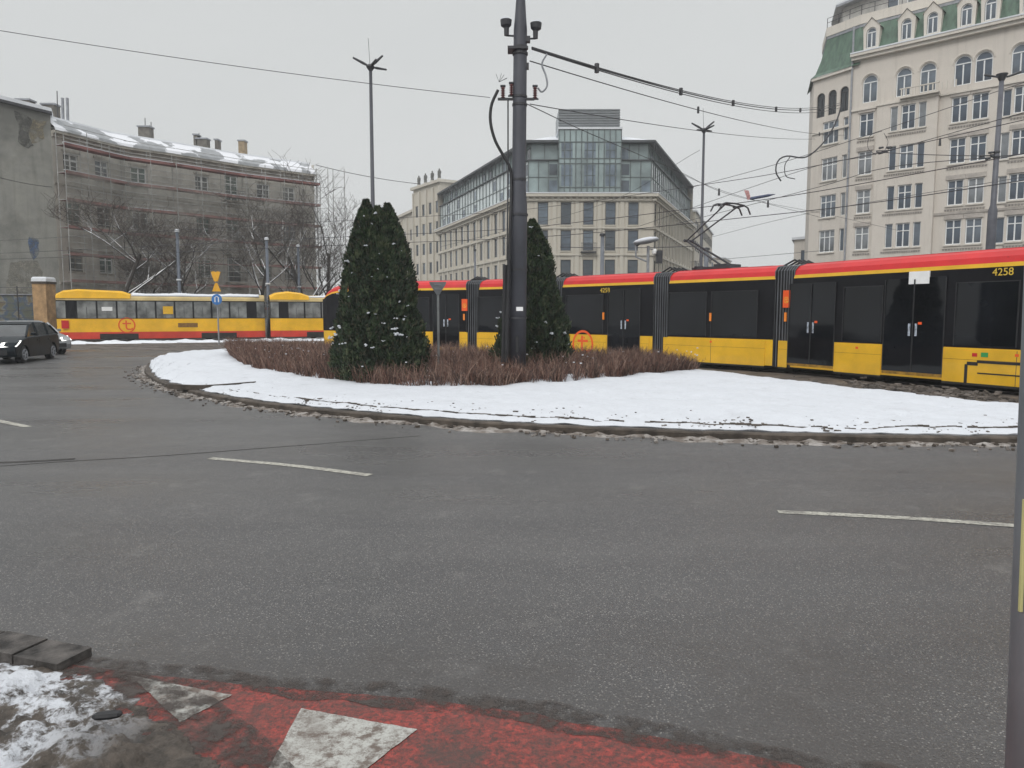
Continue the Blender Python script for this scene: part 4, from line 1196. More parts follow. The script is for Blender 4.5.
facade(LFr, ZS, fhol, M_STONE, rev=.3).build('front_wall', croot)
M_BF = mat('bronze_frame', (.06, .065, .07), .5, .2, 3)
M_CW = [glass('office_glass_%d' % i, c, .06, .6, .4, .5) for i, c in enumerate([(.09, .115, .145), (.13, .165, .20), (.065, .08, .095)])]
place_windows(croot, (0, 0), aF, fhol, 'grid', M_BF, M_CW, M_STONE2)
def wing(V, D_, ang, L, ncol, name, wcol):
    off = V - V0; n = ncol
    cs = [L * (k + .5) / n for k in range(n)]
    hl = [(c, z - h / 2, wcol, h, False) for z, h in zip(rz, H_) for c in cs]
    facade(L, ZS, hl, M_STONE, rev=.3).build(name, croot, (off.x, off.y, 0), ang)
    place_windows(croot, (off.x, off.y), ang, [h for h in hl if h[1] > 3], 'grid', M_BF, M_CW)
    return cs
csL = wing(VL, DL, aL, LL, 13, 'side_wall', 1.3); csR = wing(V1, DR, aR, LR, 13, 'side_wall', 1.3)
q = MB(); q.box(-.11, .11, -.09, 0, .5, ZS - .951, M_STONE2); PS = q.mesh('pilaster')
q = MB(); q.box(-.24, .24, -.14, -.001, .5, ZS - .951, M_STONE2); PW = q.mesh('pilaster')
def trimset(L, cols, O, an, lift, narrow=True):
    ca, sa = math.cos(an), math.sin(an)
    if narrow:
        for c in cols:
            for s_ in (-.84, .84): inst('pilaster', PS, croot, (O[0] + ca * (c + s_), O[1] + sa * (c + s_), 0), an)
    for g in [(a + b_) / 2 for a, b_ in zip(cols, cols[1:])]: inst('pilaster', PW, croot, (O[0] + ca * g, O[1] + sa * g, 0), an)
    lst = [('string_course', 0, L, -.2, 0, z - 1.85, z - 1.62, M_STONE2) for z in rz[:3]] + [('frieze', -.3, L + .3, -.3, 0, ZS - .95, ZS - .74, M_STONE2), ('cornice', -.5, L + .5, -.62, 0, ZS - .49, ZS - .12, M_STONE2), ('cornice_snow', -.5, L + .5, -.66, .5, ZS - .118, ZS, M_RSNOW)]
    bands(lst, croot, (O[0], O[1], lift), an)
    q = MB(); q.box(0, L, -.1, 0, ZS - .74, ZS - .5, M_STONE); k = 0
    while k * .75 < L - .5: q.box(k * .75 + .1, k * .75 + .4, -.42, -.05, ZS - .73, ZS - .51, M_STONE2); k += 1
    q.build('dentil_band', croot, (O[0], O[1], lift), an)
trimset(LFr, cw, (0, 0), aF, 0)
trimset(LL, csL, VL - V0, aL, .003, False); trimset(LR, csR, V1 - V0, aR, .006, False)
bc = MB(); x_ = cw[2]; zb = rz[1] - 1.5
bc.box(x_ - .95, x_ + .95, -.75, 0, zb, zb + .12, M_DARK)
for k in range(15): bc.box(x_ - .92 + k * .13, x_ - .89 + k * .13, -.74, -.71, zb + .12, zb + 1.1, M_DARK)
bc.box(x_ - .95, x_ + .95, -.76, -.7, zb + 1.1, zb + 1.16, M_DARK); bc.build('balcony', croot)
# curtain walls
def curtain(L, z0, z1, dx, dz, gm, O, ang, name='glass_wall', rows_=None):
    b = MB(); b.poly([(0, 0, z0), (L, 0, z0), (L, 0, z1), (0, 0, z1)], gm)
    n = max(1, round(L / dx)); m_ = max(1, round((z1 - z0) / dz))
    o = b.build(name, croot, (O[0], O[1], 0), ang)
    g = MB()
    for k in range(n + 1): g.box(L * k / n - .045, L * k / n + .045, -.09, -.002, z0, z1, M_MUL)
    for k in range(m_ + 1): g.box(0, L, -.07, -.004, z0 + (z1 - z0) * k / m_ - .04, z0 + (z1 - z0) * k / m_ + .04, M_MUL)
    # blinds / reflective opening lights in alternate bays
    for k in range(n):
        if (k % 2) == (0 if n < 12 else 1):
            for r_ in range(m_):
                if random.random() < .55:
                    g.poly([(L * (k + .1) / n, -.012, z0 + (z1 - z0) * (r_ + .12) / m_), (L * (k + .9) / n, -.012, z0 + (z1 - z0) * (r_ + .12) / m_), (L * (k + .9) / n, -.012, z0 + (z1 - z0) * (r_ + .8) / m_), (L * (k + .1) / n, -.012, z0 + (z1 - z0) * (r_ + .8) / m_)], random.choice(M_CW))
    g.build('mullion_grid', o)
    return o
T0, T1 = onwall(558.5, 170, V0, DF)[0], onwall(620.5, 170, V0, DF)[0]
zt = atY(590, 129, 93.4).z; zbx = atY(590, 110, 95).z
pl = [VL - V0, Vector((0, 0)), V1 - V0, VR - V0, VR - V0 + Vector((-16, 12)), VL - V0 + Vector((16, 12))]
g1_, g2_ = inset_poly(pl, .45), inset_poly(pl, .9)
for gp, za, zb_, nm, mL, dz_ in ((g1_, ZS, z1g, 'glass_wall', M_CG2, 2.6), (g2_, z1g, z2g, 'penthouse_glass', M_CG, 3)):
    curtain(T0 - gp[1].x, za, zb_, 1.35, dz_, M_CG, (gp[1].x, gp[1].y), 0, nm); curtain(gp[2].x - T1, za, zb_, 1.35, dz_, M_CG, (T1, gp[1].y), 0, nm)
    curtain((gp[1] - gp[0]).length, za, zb_, 1.5, dz_, mL, (gp[0].x, gp[0].y), aL, nm); curtain((gp[3] - gp[2]).length, za, zb_, 1.5, dz_, mL, (gp[2].x, gp[2].y), aR, nm)
# tower with three window bays
tw = MB(); TL = T1 - T0
tw.box(T0, T1, -.45, 7, ZS + .01, zt, M_CG); two = tw.build('glass_tower', croot)
g = MB()
for k in range(12): xx = T0 + TL * k / 11; g.box(xx - .05, xx + .05, -.56, -.452, ZS, zt, M_MUL)
for f_ in (0, .08, .46, .54, .80, 1): zz = ZS + (zt - ZS) * f_; g.box(T0 - .05, T1 + .05, -.53, -.454, zz - .05, zz + .05, M_MUL)
for c in (.13, .5, .84):
    for (f0, f1) in ((.1, .44), (.55, .79)):
        za, zb_ = ZS + (zt - ZS) * f0, ZS + (zt - ZS) * f1
        xa, xb = T0 + TL * (c - .09), T0 + TL * (c + .09)
        g.poly([(xa, -.465, za), (xb, -.465, za), (xb, -.465, zb_), (xa, -.465, zb_)], M_CW[1])
        g.box(xa, xb, -.5, -.466, (za + zb_) / 2 - .04, (za + zb_) / 2 + .04, M_MUL)
g.build('mullion_grid', two)
g = MB(); g.box(T0 - .1, T1 + .1, -.6, 7.1, zt, zt + .25, M_RSNOW); g.build('roof_snow', croot)
g = MB(); g.box(T0 + .02, T1 - .1, .5, 7, zt + .26, zbx, mat('louvre_grey', (.3, .32, .33), .6, .1, 1)); bx_ = g.build('plant_room', croot)
g = MB(); k = 0
while zt + .4 + k * .3 < zbx: g.box(T0 - .02, T1 - .06, .38, .498, zt + .35 + k * .3, zt + .47 + k * .3, mat('louvre_dark', (.17, .18, .19), .6, .1, 1)); k += 1
g.build('louvres', bx_)
oL = VL - V0; oR = V1 - V0
prism(pl, .2, z1g, z1g + .12, M_SLAB).build('terrace_deck', croot)
prism(pl, -.1, z2g, z2g + .28, M_SLAB).build('roof_slab', croot)
b = strip_roof([Vector((p[0], p[1])) for p in pl[:4]], [(.3, z2g + .31), (6.0, z2g + 2.2), (9, z2g + 2.3)], M_RSNOW); b.build('snowy_roof', croot)
b = MB()
for p, q in ((VR - V0, VR - V0 + Vector((-16, 12))), (VR - V0 + Vector((-16, 12)), oL + Vector((16, 12))), (oL + Vector((16, 12)), oL)):
    b.poly([(p[0], p[1], 0), (q[0], q[1], 0), (q[0], q[1], z2g), (p[0], p[1], z2g)], M_STONE)
b.build('rear_wall', croot)
rl = MB()
for k in range(30):
    for P_, D_, L_ in ((oL, DL, LL), (oR, DR, LR)):
        p = P_ + D_ * (L_ * k / 30); rl.tube([(p[0], p[1], ZS + 5), (p[0], p[1], z2g + .0)], .06, M_DARK, 4)
rl.build('terrace_post', croot)

# stone block with statues further along
def stone_block(name, label, pxL, pxR, YL, YR, pytop_px, pytop, depth, ncol, nrow, statues=0):
    a = atY(pxL, 240, YL).xy; c = atY(pxR, 240, YR).xy; D_ = (c - a).normalized(); L = (c - a).length; an = math.atan2(D_.y, D_.x)
    H = onwall(pytop_px, pytop, a, D_)[1]
    root = empty(name, (a.x, a.y, 0), an)
    hl = [(L * (k + .5) / ncol, H - 3.2 - r_ * 3.6 - 2.0, 1.2, 2.1, False) for k in range(ncol) for r_ in range(nrow)]
    facade(L, H, hl, M_STONE, rev=.3).build('wall', root)
    place_windows(root, (0, 0), 0, hl, 'grid', M_BF, M_CW)
    b = MB(); b.poly([(L, 0, 0), (L, depth, 0), (L, depth, H), (L, 0, H)], M_STONE); b.poly([(0, 0, 0), (0, 0, H), (0, depth, H), (0, depth, 0)], M_STONE); b.poly([(0, depth, 0), (0, depth, H), (L, depth, H), (L, depth, 0)], M_STONE); b.build('side_wall', root)
    b = MB(); b.box(-.4, L + .4, -.5, depth + .4, H + .002, H + .5, M_STONE2); b.box(-.2, L + .2, -.2, depth, H + .5, H + .62, M_RSNOW); b.build('cornice', root)
    b = MB()
    for k in range(ncol + 1): xx = L * k / ncol; b.box(max(.02, xx - .3), min(L - .02, xx + .3), -.3, -.005, 0, H - .6, M_STONE2)
    b.build('pilasters', root)
    for k in range(statues):
        s = MB(); xx = L * (k + .5) / statues
        s.tube([(xx, .5, H + .62), (xx, .5, H + .9)], .4, M_STONE2, 8)
        s.tube([(xx, .5, H + .9), (xx, .5, H + 1.5), (xx + .05, .5, H + 2.0), (xx, .5, H + 2.25), (xx, .5, H + 2.35), (xx, .5, H + 2.5), (xx, .5, H + 2.65)], [.32, .28, .36, .3, .1, .17, .06], mat('statue_dark', (.09, .09, .08), .8, .3, 3), 8)
        s.tube([(xx - .3, .5, H + 2.1), (xx - .42, .45, H + 1.7), (xx - .2, .3, H + 1.5)], [.1, .09, .07], MATS['statue_dark'], 6)
        s.build('statue', root)
    tag(root, label, 'building'); return root
stone_block('stone_building', 'tall stone block with rooftop statues behind the broad thuja', 414, 441, 146, 136.5, 425, 187, 10, 4, 5, 4)
stone_block('stone_building', 'lower long stone building farther left than the statue topped block', 386, 414, 168, 147.5, 405, 216, 14, 5, 4)
# distant buildings at the right of the office building
def far_block(name, label, cor, H, m, win=True, snowy=True):
    root = empty(name, (cor[0][0], cor[0][1], 0)); o = Vector(cor[0]); b = MB(); n = len(cor)
    for i in range(n):
        p, q = Vector(cor[i]) - o, Vector(cor[(i + 1) % n]) - o
        b.poly([(p.x, p.y, 0), (q.x, q.y, 0), (q.x, q.y, H), (p.x, p.y, H)], m)
    b.build('wall', root)
    b = MB(); b.poly([(Vector(p) - o).to_3d() + Vector((0, 0, H)) for p in cor], m); 
    q = inset_poly([(Vector(p) - o) for p in cor], -.3)
    b.loft([[p + Vector((0, 0, H + z)) for p in q] for z in (.003, .3)], M_RSNOW if snowy else M_GREY); b.build('roof', root)
    # windows on first wall
    p, qv = Vector(cor[0]), Vector(cor[1]); D_ = (qv - p).normalized(); L = (qv - p).length; an = math.atan2(D_.y, D_.x)
    k = 0; x_ = 1.5
    while x_ < L - 1 and k < 60:
        z = H - 3
        while z > 4: 
            a, c = win_mesh('thin', 1.1, 1.7, False, M_BF, M_CW[0], -.08); w_ = inst('window', a, root, (D_.x * x_, D_.y * x_, z), an); inst('pane', c, w_); z -= 3.4; k += 1
        x_ += 3
    tag(root, label, 'building'); return root
f0 = Vector((VR.x + .8, VR.y + 1.5)); 
far_block('distant_building', 'far pale building glimpsed beyond the office building, behind the raised pantograph', [tuple(f0), (f0.x + 13, f0.y + 38), (f0.x + 3, f0.y + 44), (f0.x - 10, f0.y + 6)], 19, M_STONE)
g0 = atY(794, 250, 92).xy; g1 = atY(815, 250, 90).xy
far_block('distant_building', 'small pale block peeking out left of the green roofed tenement', [tuple(g0), tuple(g1), (g1.x + 6, g1.y + 14), (g0.x + 6, g0.y + 14)], atY(800, 240, 92).z, M_BEIGE)
g0 = atY(700, 262, 210).xy; g1 = atY(724, 262, 215).xy
far_block('distant_building', 'low distant block on the skyline near the tram roof', [tuple(g0), tuple(g1), (g1.x + 6, g1.y + 14), (g0.x + 6, g0.y + 14)], atY(712, 257, 210).z, M_STONE)

# ------------------------------------------------------------------ left building under scaffolding
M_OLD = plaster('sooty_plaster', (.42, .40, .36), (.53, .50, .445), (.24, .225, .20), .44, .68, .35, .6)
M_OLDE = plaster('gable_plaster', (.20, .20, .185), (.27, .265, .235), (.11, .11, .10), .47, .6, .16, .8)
M_RMET = None
def roofmat():
    m, nt, b = nodes('snow_patched_roof')
    co = tc(nt); n1 = noise_fac(nt, .55, .47, .5, 4, .5, co, (1, 1, 1.2))
    base = mix(nt, noise_fac(nt, 2, .3, .7, 4, .6, co), (.22, .23, .24), (.30, .31, .32))
    nt.links.new(mix(nt, n1, base, (.66, .67, .7)), b.inputs['Base Color']); b.inputs['Roughness'].default_value = .8; return m
M_RMET = roofmat()
LV = [atY(51, 130, 57), atY(118, 146, 62.4), atY(169, 152.6, 65.3), atY(240, 163.5, 70.2), atY(314, 174.5, 75)]
ZL = 15.3
lroot = empty('old_tenement', (LV[0].x, LV[0].y, 0)); tag(lroot, 'grimy grey tenement with a snowy roof, long front under scaffolding', 'building')
O0 = LV[0].xy
LP = [p.xy for p in LV]
wrows = [13.05, 9.4, 5.75, 2.1]
wpx = [(71, 164), (102, 170.5), (138.5, 176), (172.5, 182), (202, 187.7), (231.5, 191), (263.3, 195), (289, 198.5)]
segs = []
for i in range(4):
    P_, Q_ = LP[i], LP[i + 1]; D_ = (Q_ - P_).normalized(); L = (Q_ - P_).length; an = math.atan2(D_.y, D_.x); hl = []; styles = []
    for px, py in wpx:
        s, z = onwall(px, py, P_, D_)
        if .7 < s < L - .7 or (0 <= s <= L and .65 < s < L - .65):
            loggia = abs(px - 231.5) < 1
            for r_, z_ in enumerate(wrows):
                if loggia: hl.append((s, z_ - 1.1, 1.3, 2.3, False))
                else: hl.append((s, z_ - .75, 1.25, 1.55, False))
    facade(L, ZL, hl, M_OLD, rev=.25).build('wall', lroot, (P_.x - O0.x, P_.y - O0.y, 0), an)
    for h in hl:
        top = h[1] > 11 or random.random() < .35
        place_windows(lroot, P_ - O0, an, [h], 'double', M_WFR if top else mat('brown_frame', (.12, .1, .08), .7, .3, 3), [M_WG[3], M_WG[0], MATS.setdefault('green_pane', glass('green_pane', (.03, .07, .055), .1, .5, .4, .8))])
    segs.append((P_, D_, L, an))
    M_OC_ = mat('old_cornice', (.31, .29, .25), .9, .3, 1.5); O_ = (P_.x - O0.x, P_.y - O0.y, 0)
    bands([('cornice', 0, L, -.15, 0, ZL - .45, ZL - .2, M_OC_), ('cornice', 0, L, -.4, 0, ZL - .199, ZL, M_OC_), ('string_course', 0, L, -.08, 0, 11.4, 11.5, M_OC_), ('string_course', 0, L, -.1, 0, 4.0, 4.15, M_OC_)], lroot, O_, an)
    for h in hl:
        if 'hood' not in WCACHE:
            q = MB(); q.box(-.75, .75, -.07, 0, 0, .14, M_OC_); WCACHE['hood'] = q.mesh('window_hood'); q = MB(); q.box(-.7, .7, -.1, 0, 0, .12, M_OC_); WCACHE['osill'] = q.mesh('window_sill')
        pp = (O_[0] + D_.x * h[0], O_[1] + D_.y * h[0]); inst('window_hood', WCACHE['hood'], lroot, (*pp, h[1] + h[3] + .12), an); inst('window_sill', WCACHE['osill'], lroot, (*pp, h[1] - .14), an)
    for h in hl:
        if h[3] > 2:
            bl = MB(); bl.box(-.9, .9, -.9, 0, 0, .14, MATS['old_cornice'])
            for k in range(14): bl.box(-.88 + k * .13, -.86 + k * .13, -.88, -.86, .14, 1.0, M_DARK)
            bl.box(-.9, .9, -.9, -.85, 1.0, 1.05, M_DARK); bl.build('balcony', lroot, (P_.x - O0.x + D_.x * h[0], P_.y - O0.y + D_.y * h[0], h[1] - .16), an)
rp = [p - O0 for p in LP]
strip_roof(rp, [(-.45, ZL + .003), (-.35, ZL + .25), (.9, ZL + 1.15)], M_RMET).build('roof', lroot)
b = strip_roof(rp, [(.9, ZL + 1.15), (.95, ZL + 1.3), (3.2, ZL + 1.75), (8, ZL + 2.0)], M_RSNOW); b.build('roof_snow', lroot)
# gable end wall facing the camera
G0 = atY(-95, 300, 52.5).xy
Dg = (O0 - G0).normalized(); Lg = (O0 - G0).length; ag = math.atan2(Dg.y, Dg.x)
zc_, zl_ = onwall(50, 112, G0, Dg)[1], onwall(0, 96, G0, Dg)[1]
zL_ = zl_ + (zl_ - zc_) * .9
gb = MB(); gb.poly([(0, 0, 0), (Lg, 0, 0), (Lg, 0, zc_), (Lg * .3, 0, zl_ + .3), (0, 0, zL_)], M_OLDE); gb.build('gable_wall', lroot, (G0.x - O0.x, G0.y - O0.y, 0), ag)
gc = MB(); gc.loft([[Vector((x_, y_, z_ + dz)) for y_, dz in ((-.25, 0), (-.25, .25), (3, .5), (3, 0))] for x_, z_ in ((0, zL_), (Lg * .3, zl_ + .3), (Lg + .1, zc_))], M_RSNOW); gc.build('gable_coping', lroot, (G0.x - O0.x, G0.y - O0.y, 0), ag, fix=True)
ed = MB(); ed.loft([[Vector((x_, y_, z_ + dz)) for y_, dz in ((-.28, -.2), (-.28, -.01), (.1, -.01), (.1, -.2))] for x_, z_ in ((0, zL_), (Lg * .3, zl_ + .3), (Lg + .12, zc_))], M_DARK); ed.build('roof_edge', lroot, (G0.x - O0.x, G0.y - O0.y, 0), ag, fix=True)
def soften(m):
    t = m.node_tree
    if 'soft' in t.nodes: return
    tr_ = t.nodes.new('ShaderNodeBsdfTransparent'); mx = t.nodes.new('ShaderNodeMixShader'); mx.name = 'soft'
    t.links.new(noise_fac(t, 1.4, .40, .58, 8, .75), mx.inputs[0]); t.links.new(tr_.outputs[0], mx.inputs[1]); t.links.new(t.nodes['Principled BSDF'].outputs[0], mx.inputs[2]); t.links.new(mx.outputs[0], t.nodes['Material Output'].inputs[0])
def patch(pts, m, name, off=.02, thick=.012):
    soften(m)
    P_ = [onwall(px, py, G0, Dg) for px, py in pts]
    c = sum(p[0] for p in P_) / len(P_), sum(p[1] for p in P_) / len(P_)
    out = []
    n = len(P_)
    for i in range(n):
        for k in range(6):
            t = k / 6; a, b_ = P_[i], P_[(i + 1) % n]; x_, z_ = a[0] + (b_[0] - a[0]) * t, a[1] + (b_[1] - a[1]) * t
            j = .25 * ns(x_ * 1.3, z_ * 1.3, 2); out.append((x_ + j, -off, z_ + .25 * ns(x_, z_, 9)))
    b = MB(); b.poly(out, m); b.build(name, lroot, (G0.x - O0.x, G0.y - O0.y, 0), ag)
patch([(32, 118), (45, 121), (44, 138), (33, 142), (29, 132)], mat('ochre_patch', (.19, .165, .115), .9, .25, 1.5), 'plaster_patch')
patch([(15, 112), (31, 118), (29, 135), (35, 145), (28, 150), (19, 142)], mat('dark_patch', (.075, .075, .068), .9, .3, 1.5), 'plaster_patch', .018)
patch([(28, 237), (39, 239), (38, 250), (35, 262), (30, 252)], mat('blue_graffiti', (.07, .11, .19), .8, .35, 2), 'painted_patch', .022)
patch([(10, 262), (40, 262), (44, 290), (5, 300)], mat('pale_patch', (.22, .21, .18), .9, .25, 1.5), 'plaster_patch', .016)
# far end and back
b = MB(); e1 = LP[-1] - O0; e2 = e1 + Vector((-7, 9)); g_ = G0 - O0 + Vector((-6, 12))
for p, q in ((e1, e2), (e2, g_), (g_, G0 - O0)): b.poly([(p.x, p.y, 0), (q.x, q.y, 0), (q.x, q.y, ZL + 1), (p.x, p.y, ZL + 1)], M_OLD)
b.build('rear_wall', lroot)
# chimneys and flues
def chim(px, pyb, pyt, w_, m, Y, name='chimney', cyl=False):
    p = atY(px, pyb, Y); q = atY(px, pyt, Y); b = MB()
    if cyl: b.tube([p - Vector((0, 0, 1.2)), q], w_, m, 10)
    else:
        b.box(p.x - w_, p.x + w_, Y - .4, Y + .4, p.z - 1.2, q.z, m); b.box(p.x - w_ - .08, p.x + w_ + .08, Y - .48, Y + .48, q.z, q.z + .12, M_GREY)
    for k, v in enumerate(b.v): b.v[k] = (v[0] - O0.x, v[1] - O0.y, v[2])
    b.build(name, lroot)
BR = mat('chimney_brick', (.13, .12, .105), .9, .3, 3)
chim(26, 106, 101.5, .5, BR, 60); chim(51, 110, 106, .5, BR, 61); chim(62.5, 114, 98, .11, M_GREY, 60, 'flue', True); chim(67.2, 114, 98, .11, M_GREY, 60, 'flue', True)
chim(146, 134, 128, .5, BR, 68); chim(197, 141, 136, .16, BR, 72); chim(203, 142, 140, .5, BR, 72); chim(218, 147, 141, .14, BR, 73); chim(243, 153, 142, .3, mat('ochre_chimney', (.26, .2, .13), .9, .3, 3), 75)
for px, pb, pt, Y in ((57, 106, 91, 60), (145, 127, 118, 68), (151, 127, 122, 68), (199, 136, 133, 72)): chim(px, pb, pt, .035, M_DARK, Y, 'antenna', True)

# scaffolding in front
sroot = empty('scaffolding', (LV[0].x, LV[0].y, 0)); tag(sroot, 'weathered scaffolding with dull red toe boards across the old tenement front', 'scaffolding')
M_TB = mat('toe_board_red', (.22, .10, .09), .8, .35, .8); M_SP = mat('scaffold_tube', (.34, .34, .33), .6, .3, 2)
for si, (P_, D_, L, an) in enumerate(segs):
    off = (P_.x - O0.x, P_.y - O0.y, 0); y0, y1 = -1.25, -.45
    nb = max(1, round(L / 1.9))
    for k in range(nb + (1 if si == 3 else 0)):
        b = MB()
        x_ = L * k / nb
        for y in (y0, y1): b.tube([(x_, y, 0), (x_, y, 15.1 if y == y1 else 14.9 + .5 * (k % 2))], .032, M_SP, 5)
        for z in range(7): b.tube([(x_, y0, 2.2 + 2 * z), (x_, y1, 2.2 + 2 * z)], .028, M_SP, 4)
        b.build('standard_frame', sroot, off, an)
    for lv_ in range(7):
        z = 2.15 + 2 * lv_
        b = MB(); b.box(0, L - .02, y0 + .02, y1 - .02, z, z + .05, M_TB)
        if ns(lv_ * 3.1, si * 2.7) > -.35 or lv_ in (5, 6): b.box(0, L - .02, y0 - .02, y0 + .015, z + .0, z + .2, M_TB)
        b.build('deck', sroot, off, an)
        if lv_ in (6, 5, 4) and random.random() < .8:
            b = MB(); b.box(.1, L - .2, y0 - .02, y0 + .3, z + .205, z + .26, M_RSNOW); b.build('deck_snow', sroot, off, an)
        b = MB()
        for dz in (.5, .95, 1.4): b.tube([(0, y0 - .1, z + dz), (L, y0 - .1, z + dz)], .026, M_SP, 4)
        b.build('guard_rail', sroot, off, an)
# thin grey-green debris netting
m, nt_, bs = nodes('debris_net')
nf = noise_fac(nt_, .9, .3, .7, 6, .7); tr_ = nt_.nodes.new('ShaderNodeBsdfTransparent'); mx = nt_.nodes.new('ShaderNodeMixShader')
nt_.links.new(mix(nt_, nf, (.26, .26, .235), (.42, .41, .37)), bs.inputs['Base Color']); bs.inputs['Roughness'].default_value = .9
nt_.links.new(maprange(nt_, noise_fac(nt_, .5, .35, .65, 5, .6), 0, 1, .04, .4), mx.inputs[0])
nt_.links.new(tr_.outputs[0], mx.inputs[1]); nt_.links.new(bs.outputs[0], mx.inputs[2]); nt_.links.new(mx.outputs[0], nt_.nodes['Material Output'].inputs[0])
for (P_, D_, L, an) in segs:
    b = MB(); n = 24
    for k in range(n):
        for r_ in range(12):
            f = lambda a, c: Vector((L * a / n, -1.33 - .05 * ns(a * .7, c * .9, P_.x), .5 + 13.4 * c / 12))
            b.poly([f(k, r_), f(k + 1, r_), f(k + 1, r_ + 1), f(k, r_ + 1)], m)
    b.build('netting', sroot, (P_.x - O0.x, P_.y - O0.y, 0), an)
# scaffold tower at its far end
t0 = LP[-1] - O0
for k in range(2):
    b = MB(); x_ = t0.x + .4 + k * 1.6
    for dx in (0, 1.1):
        b.tube([(x_ + dx, t0.y - .6, 0), (x_ + dx, t0.y - .6, 15.8)], .04, M_SP, 5)
    for z in range(16): b.tube([(x_, t0.y - .6, z), (x_ + 1.1, t0.y - .6, z)], .025, M_SP, 4); b.tube([(x_, t0.y - .6, z), (x_ + 1.1, t0.y - .6, z + 1)], .02, M_SP, 4)
    b.build('tower_frame', sroot)

# graffiti wall, kiosk block and fence at the far left
wl = MB(); a = atY(-70, 320, 50).xy; c = atY(50, 320, 51.5).xy
D_ = (c - a).normalized(); L = (c - a).length; an = math.atan2(D_.y, D_.x)
M_GRAF, nt2, b2 = nodes('graffiti_wall')
co = tc(nt2); v = N(nt2, 'ShaderNodeTexNoise', Scale=1.1, Detail=3); nt2.links.new(co, v.inputs['Vector'])
cr = nt2.nodes.new('ShaderNodeValToRGB'); nt2.links.new(v.outputs['Fac'], cr.inputs[0]); e = cr.color_ramp.elements
e[0].position = .3; e[0].color = (.09, .1, .08, 1); e[1].position = .7; e[1].color = (.16, .15, .13, 1)
for p_, cc in ((.42, (.12, .13, .10, 1)), (.5, (.07, .10, .15, 1)), (.55, (.20, .2, .18, 1)), (.6, (.16, .13, .07, 1))): x_ = e.new(p_); x_.color = cc
nt2.links.new(cr.outputs[0], b2.inputs['Base Color']); b2.inputs['Roughness'].default_value = .85
wl.box(0, L, 0, .3, 0, 3.0, M_GRAF); wl.box(-.05, L + .05, -.06, .36, 3.002, 3.1, M_GREY)
tag(wl.build('graffiti_wall', None, (a.x, a.y, 0), an), 'low grey wall covered in faded graffiti behind the parked cars', 'wall')
fn_ = empty('railing_fence', (a.x, a.y - 1.2, 0), an); tag(fn_, 'dark horizontal bar fence in front of the graffiti wall at far left', 'fence')
for k in range(7): b = MB(); b.tube([(L * k / 6, 0, 0), (L * k / 6, 0, 3.6)], .04, M_DARK, 6); b.build('post', fn_)
for k in range(7): b = MB(); b.tube([(0, 0, .5 + k * .5), (L, 0, .5 + k * .5)], .022, M_DARK, 5); b.build('rail', fn_)
kq = atY(46, 315, 50.6); b = empty('kiosk', (kq.x, 50.0, 0)); tag(b, 'small ochre brick pillar block with a snow cap beside the tram front', 'kiosk')
q = MB(); q.box(-.45, .45, 0, 1.1, 0, 3.75, mat('ochre_block', (.38, .24, .12), .85, .3, 2)); q.build('body', b); q = MB(); q.box(-.5, .5, -.05, 1.15, 3.752, 3.9, M_KERB); q.build('ledge', b)
q = MB(); q.loft([[Vector((sx * (1 - i_ * .25), .55 + sy * (1 - i_ * .25), 3.905 + z_)) for sx, sy in ((-.5, -.55), (.5, -.55), (.5, .55), (-.5, .55))] for i_, z_ in ((0, 0), (.1, .2), (.6, .3))], M_RSNOW); q.build('snow_cap', b)

# ------------------------------------------------------------------ bare trees
M_BK = bark_snow('snowy_bark', (.05, .043, .038), .3)
M_BT = bark_snow('twig_bark', (.085, .072, .064), .82)
def bare_tree(px, Y, H, spread, r0, seed, label, lean=0.0, fork=.25, levels=4, group='bare street trees before the tenement'):
    rng = random.Random(seed); base = atY(px, 320, Y); root = empty('bare_tree', (base.x, Y, 0))
    T, Bm, C = MB(), MB(), MB()
    def grow(p, d, L, r, lv):
        n = 5; pts = [p]; rad = [r]
        for k in range(n):
            j = Vector((rng.gauss(0, .14), rng.gauss(0, .14), rng.gauss(0, .06))) * (1 + lv * .35)
            d = (d + j * .7 + Vector((0, 0, .06 if lv else 0))).normalized(); p = p + d * L / n; pts.append(p); rad.append(max(.011, r * (1 - .5 * (k + 1) / n)))
        mb_ = T if lv == 0 else (Bm if lv < 3 else C)
        mb_.tube(pts, rad, M_BK if lv < 3 else M_BT, 8 if lv == 0 else (6 if lv < 2 else (4 if lv < 3 else 3)), cap=False)
        if lv >= levels: return
        nb = [6, 5, 4, 4, 3][lv] + rng.randrange(2)
        for k in range(nb):
            t = rng.uniform(.3 if lv else fork + .12, 1.0); 
            idx = min(n - 1, int(t * n)); q = pts[idx].lerp(pts[idx + 1], t * n - idx if t < 1 else 1); rr = rad[idx] * rng.uniform(.38, .55)
            a = rng.uniform(0, 2 * math.pi); dv = Vector((math.cos(a), math.sin(a), 0))
            up = rng.uniform(.15, .9) if lv < 2 else rng.uniform(-.15, .8)
            nd = (d * .45 + dv * spread + Vector((0, 0, up * .7))).normalized()
            grow(q, nd, L * rng.uniform(.5, .78), rr, lv + 1)
    grow(Vector((0, 0, -.1)), Vector((lean, 0, 1)).normalized(), H * .55, r0, 0)
    T.build('trunk', root); Bm.build('branches', root); C.build('twigs', root)
    tag(root, label, 'tree', group); return root
bare_tree(121, 53, 11.5, .9, .24, 3, 'bare tree with snowy limbs rising behind the leading tram car', -.05)
bare_tree(191, 56, 9.5, .9, .16, 11, 'slender bare tree behind the tram, right beside the left street lamp post', 0)
bare_tree(258, 60, 10.5, .9, .18, 23, 'thin bare tree between the two blue grey posts', 0)
bare_tree(312, 62, 12.2, .6, .24, 5, 'taller bare tree at the far corner of the tenement, beside the thuja', .03, .1)
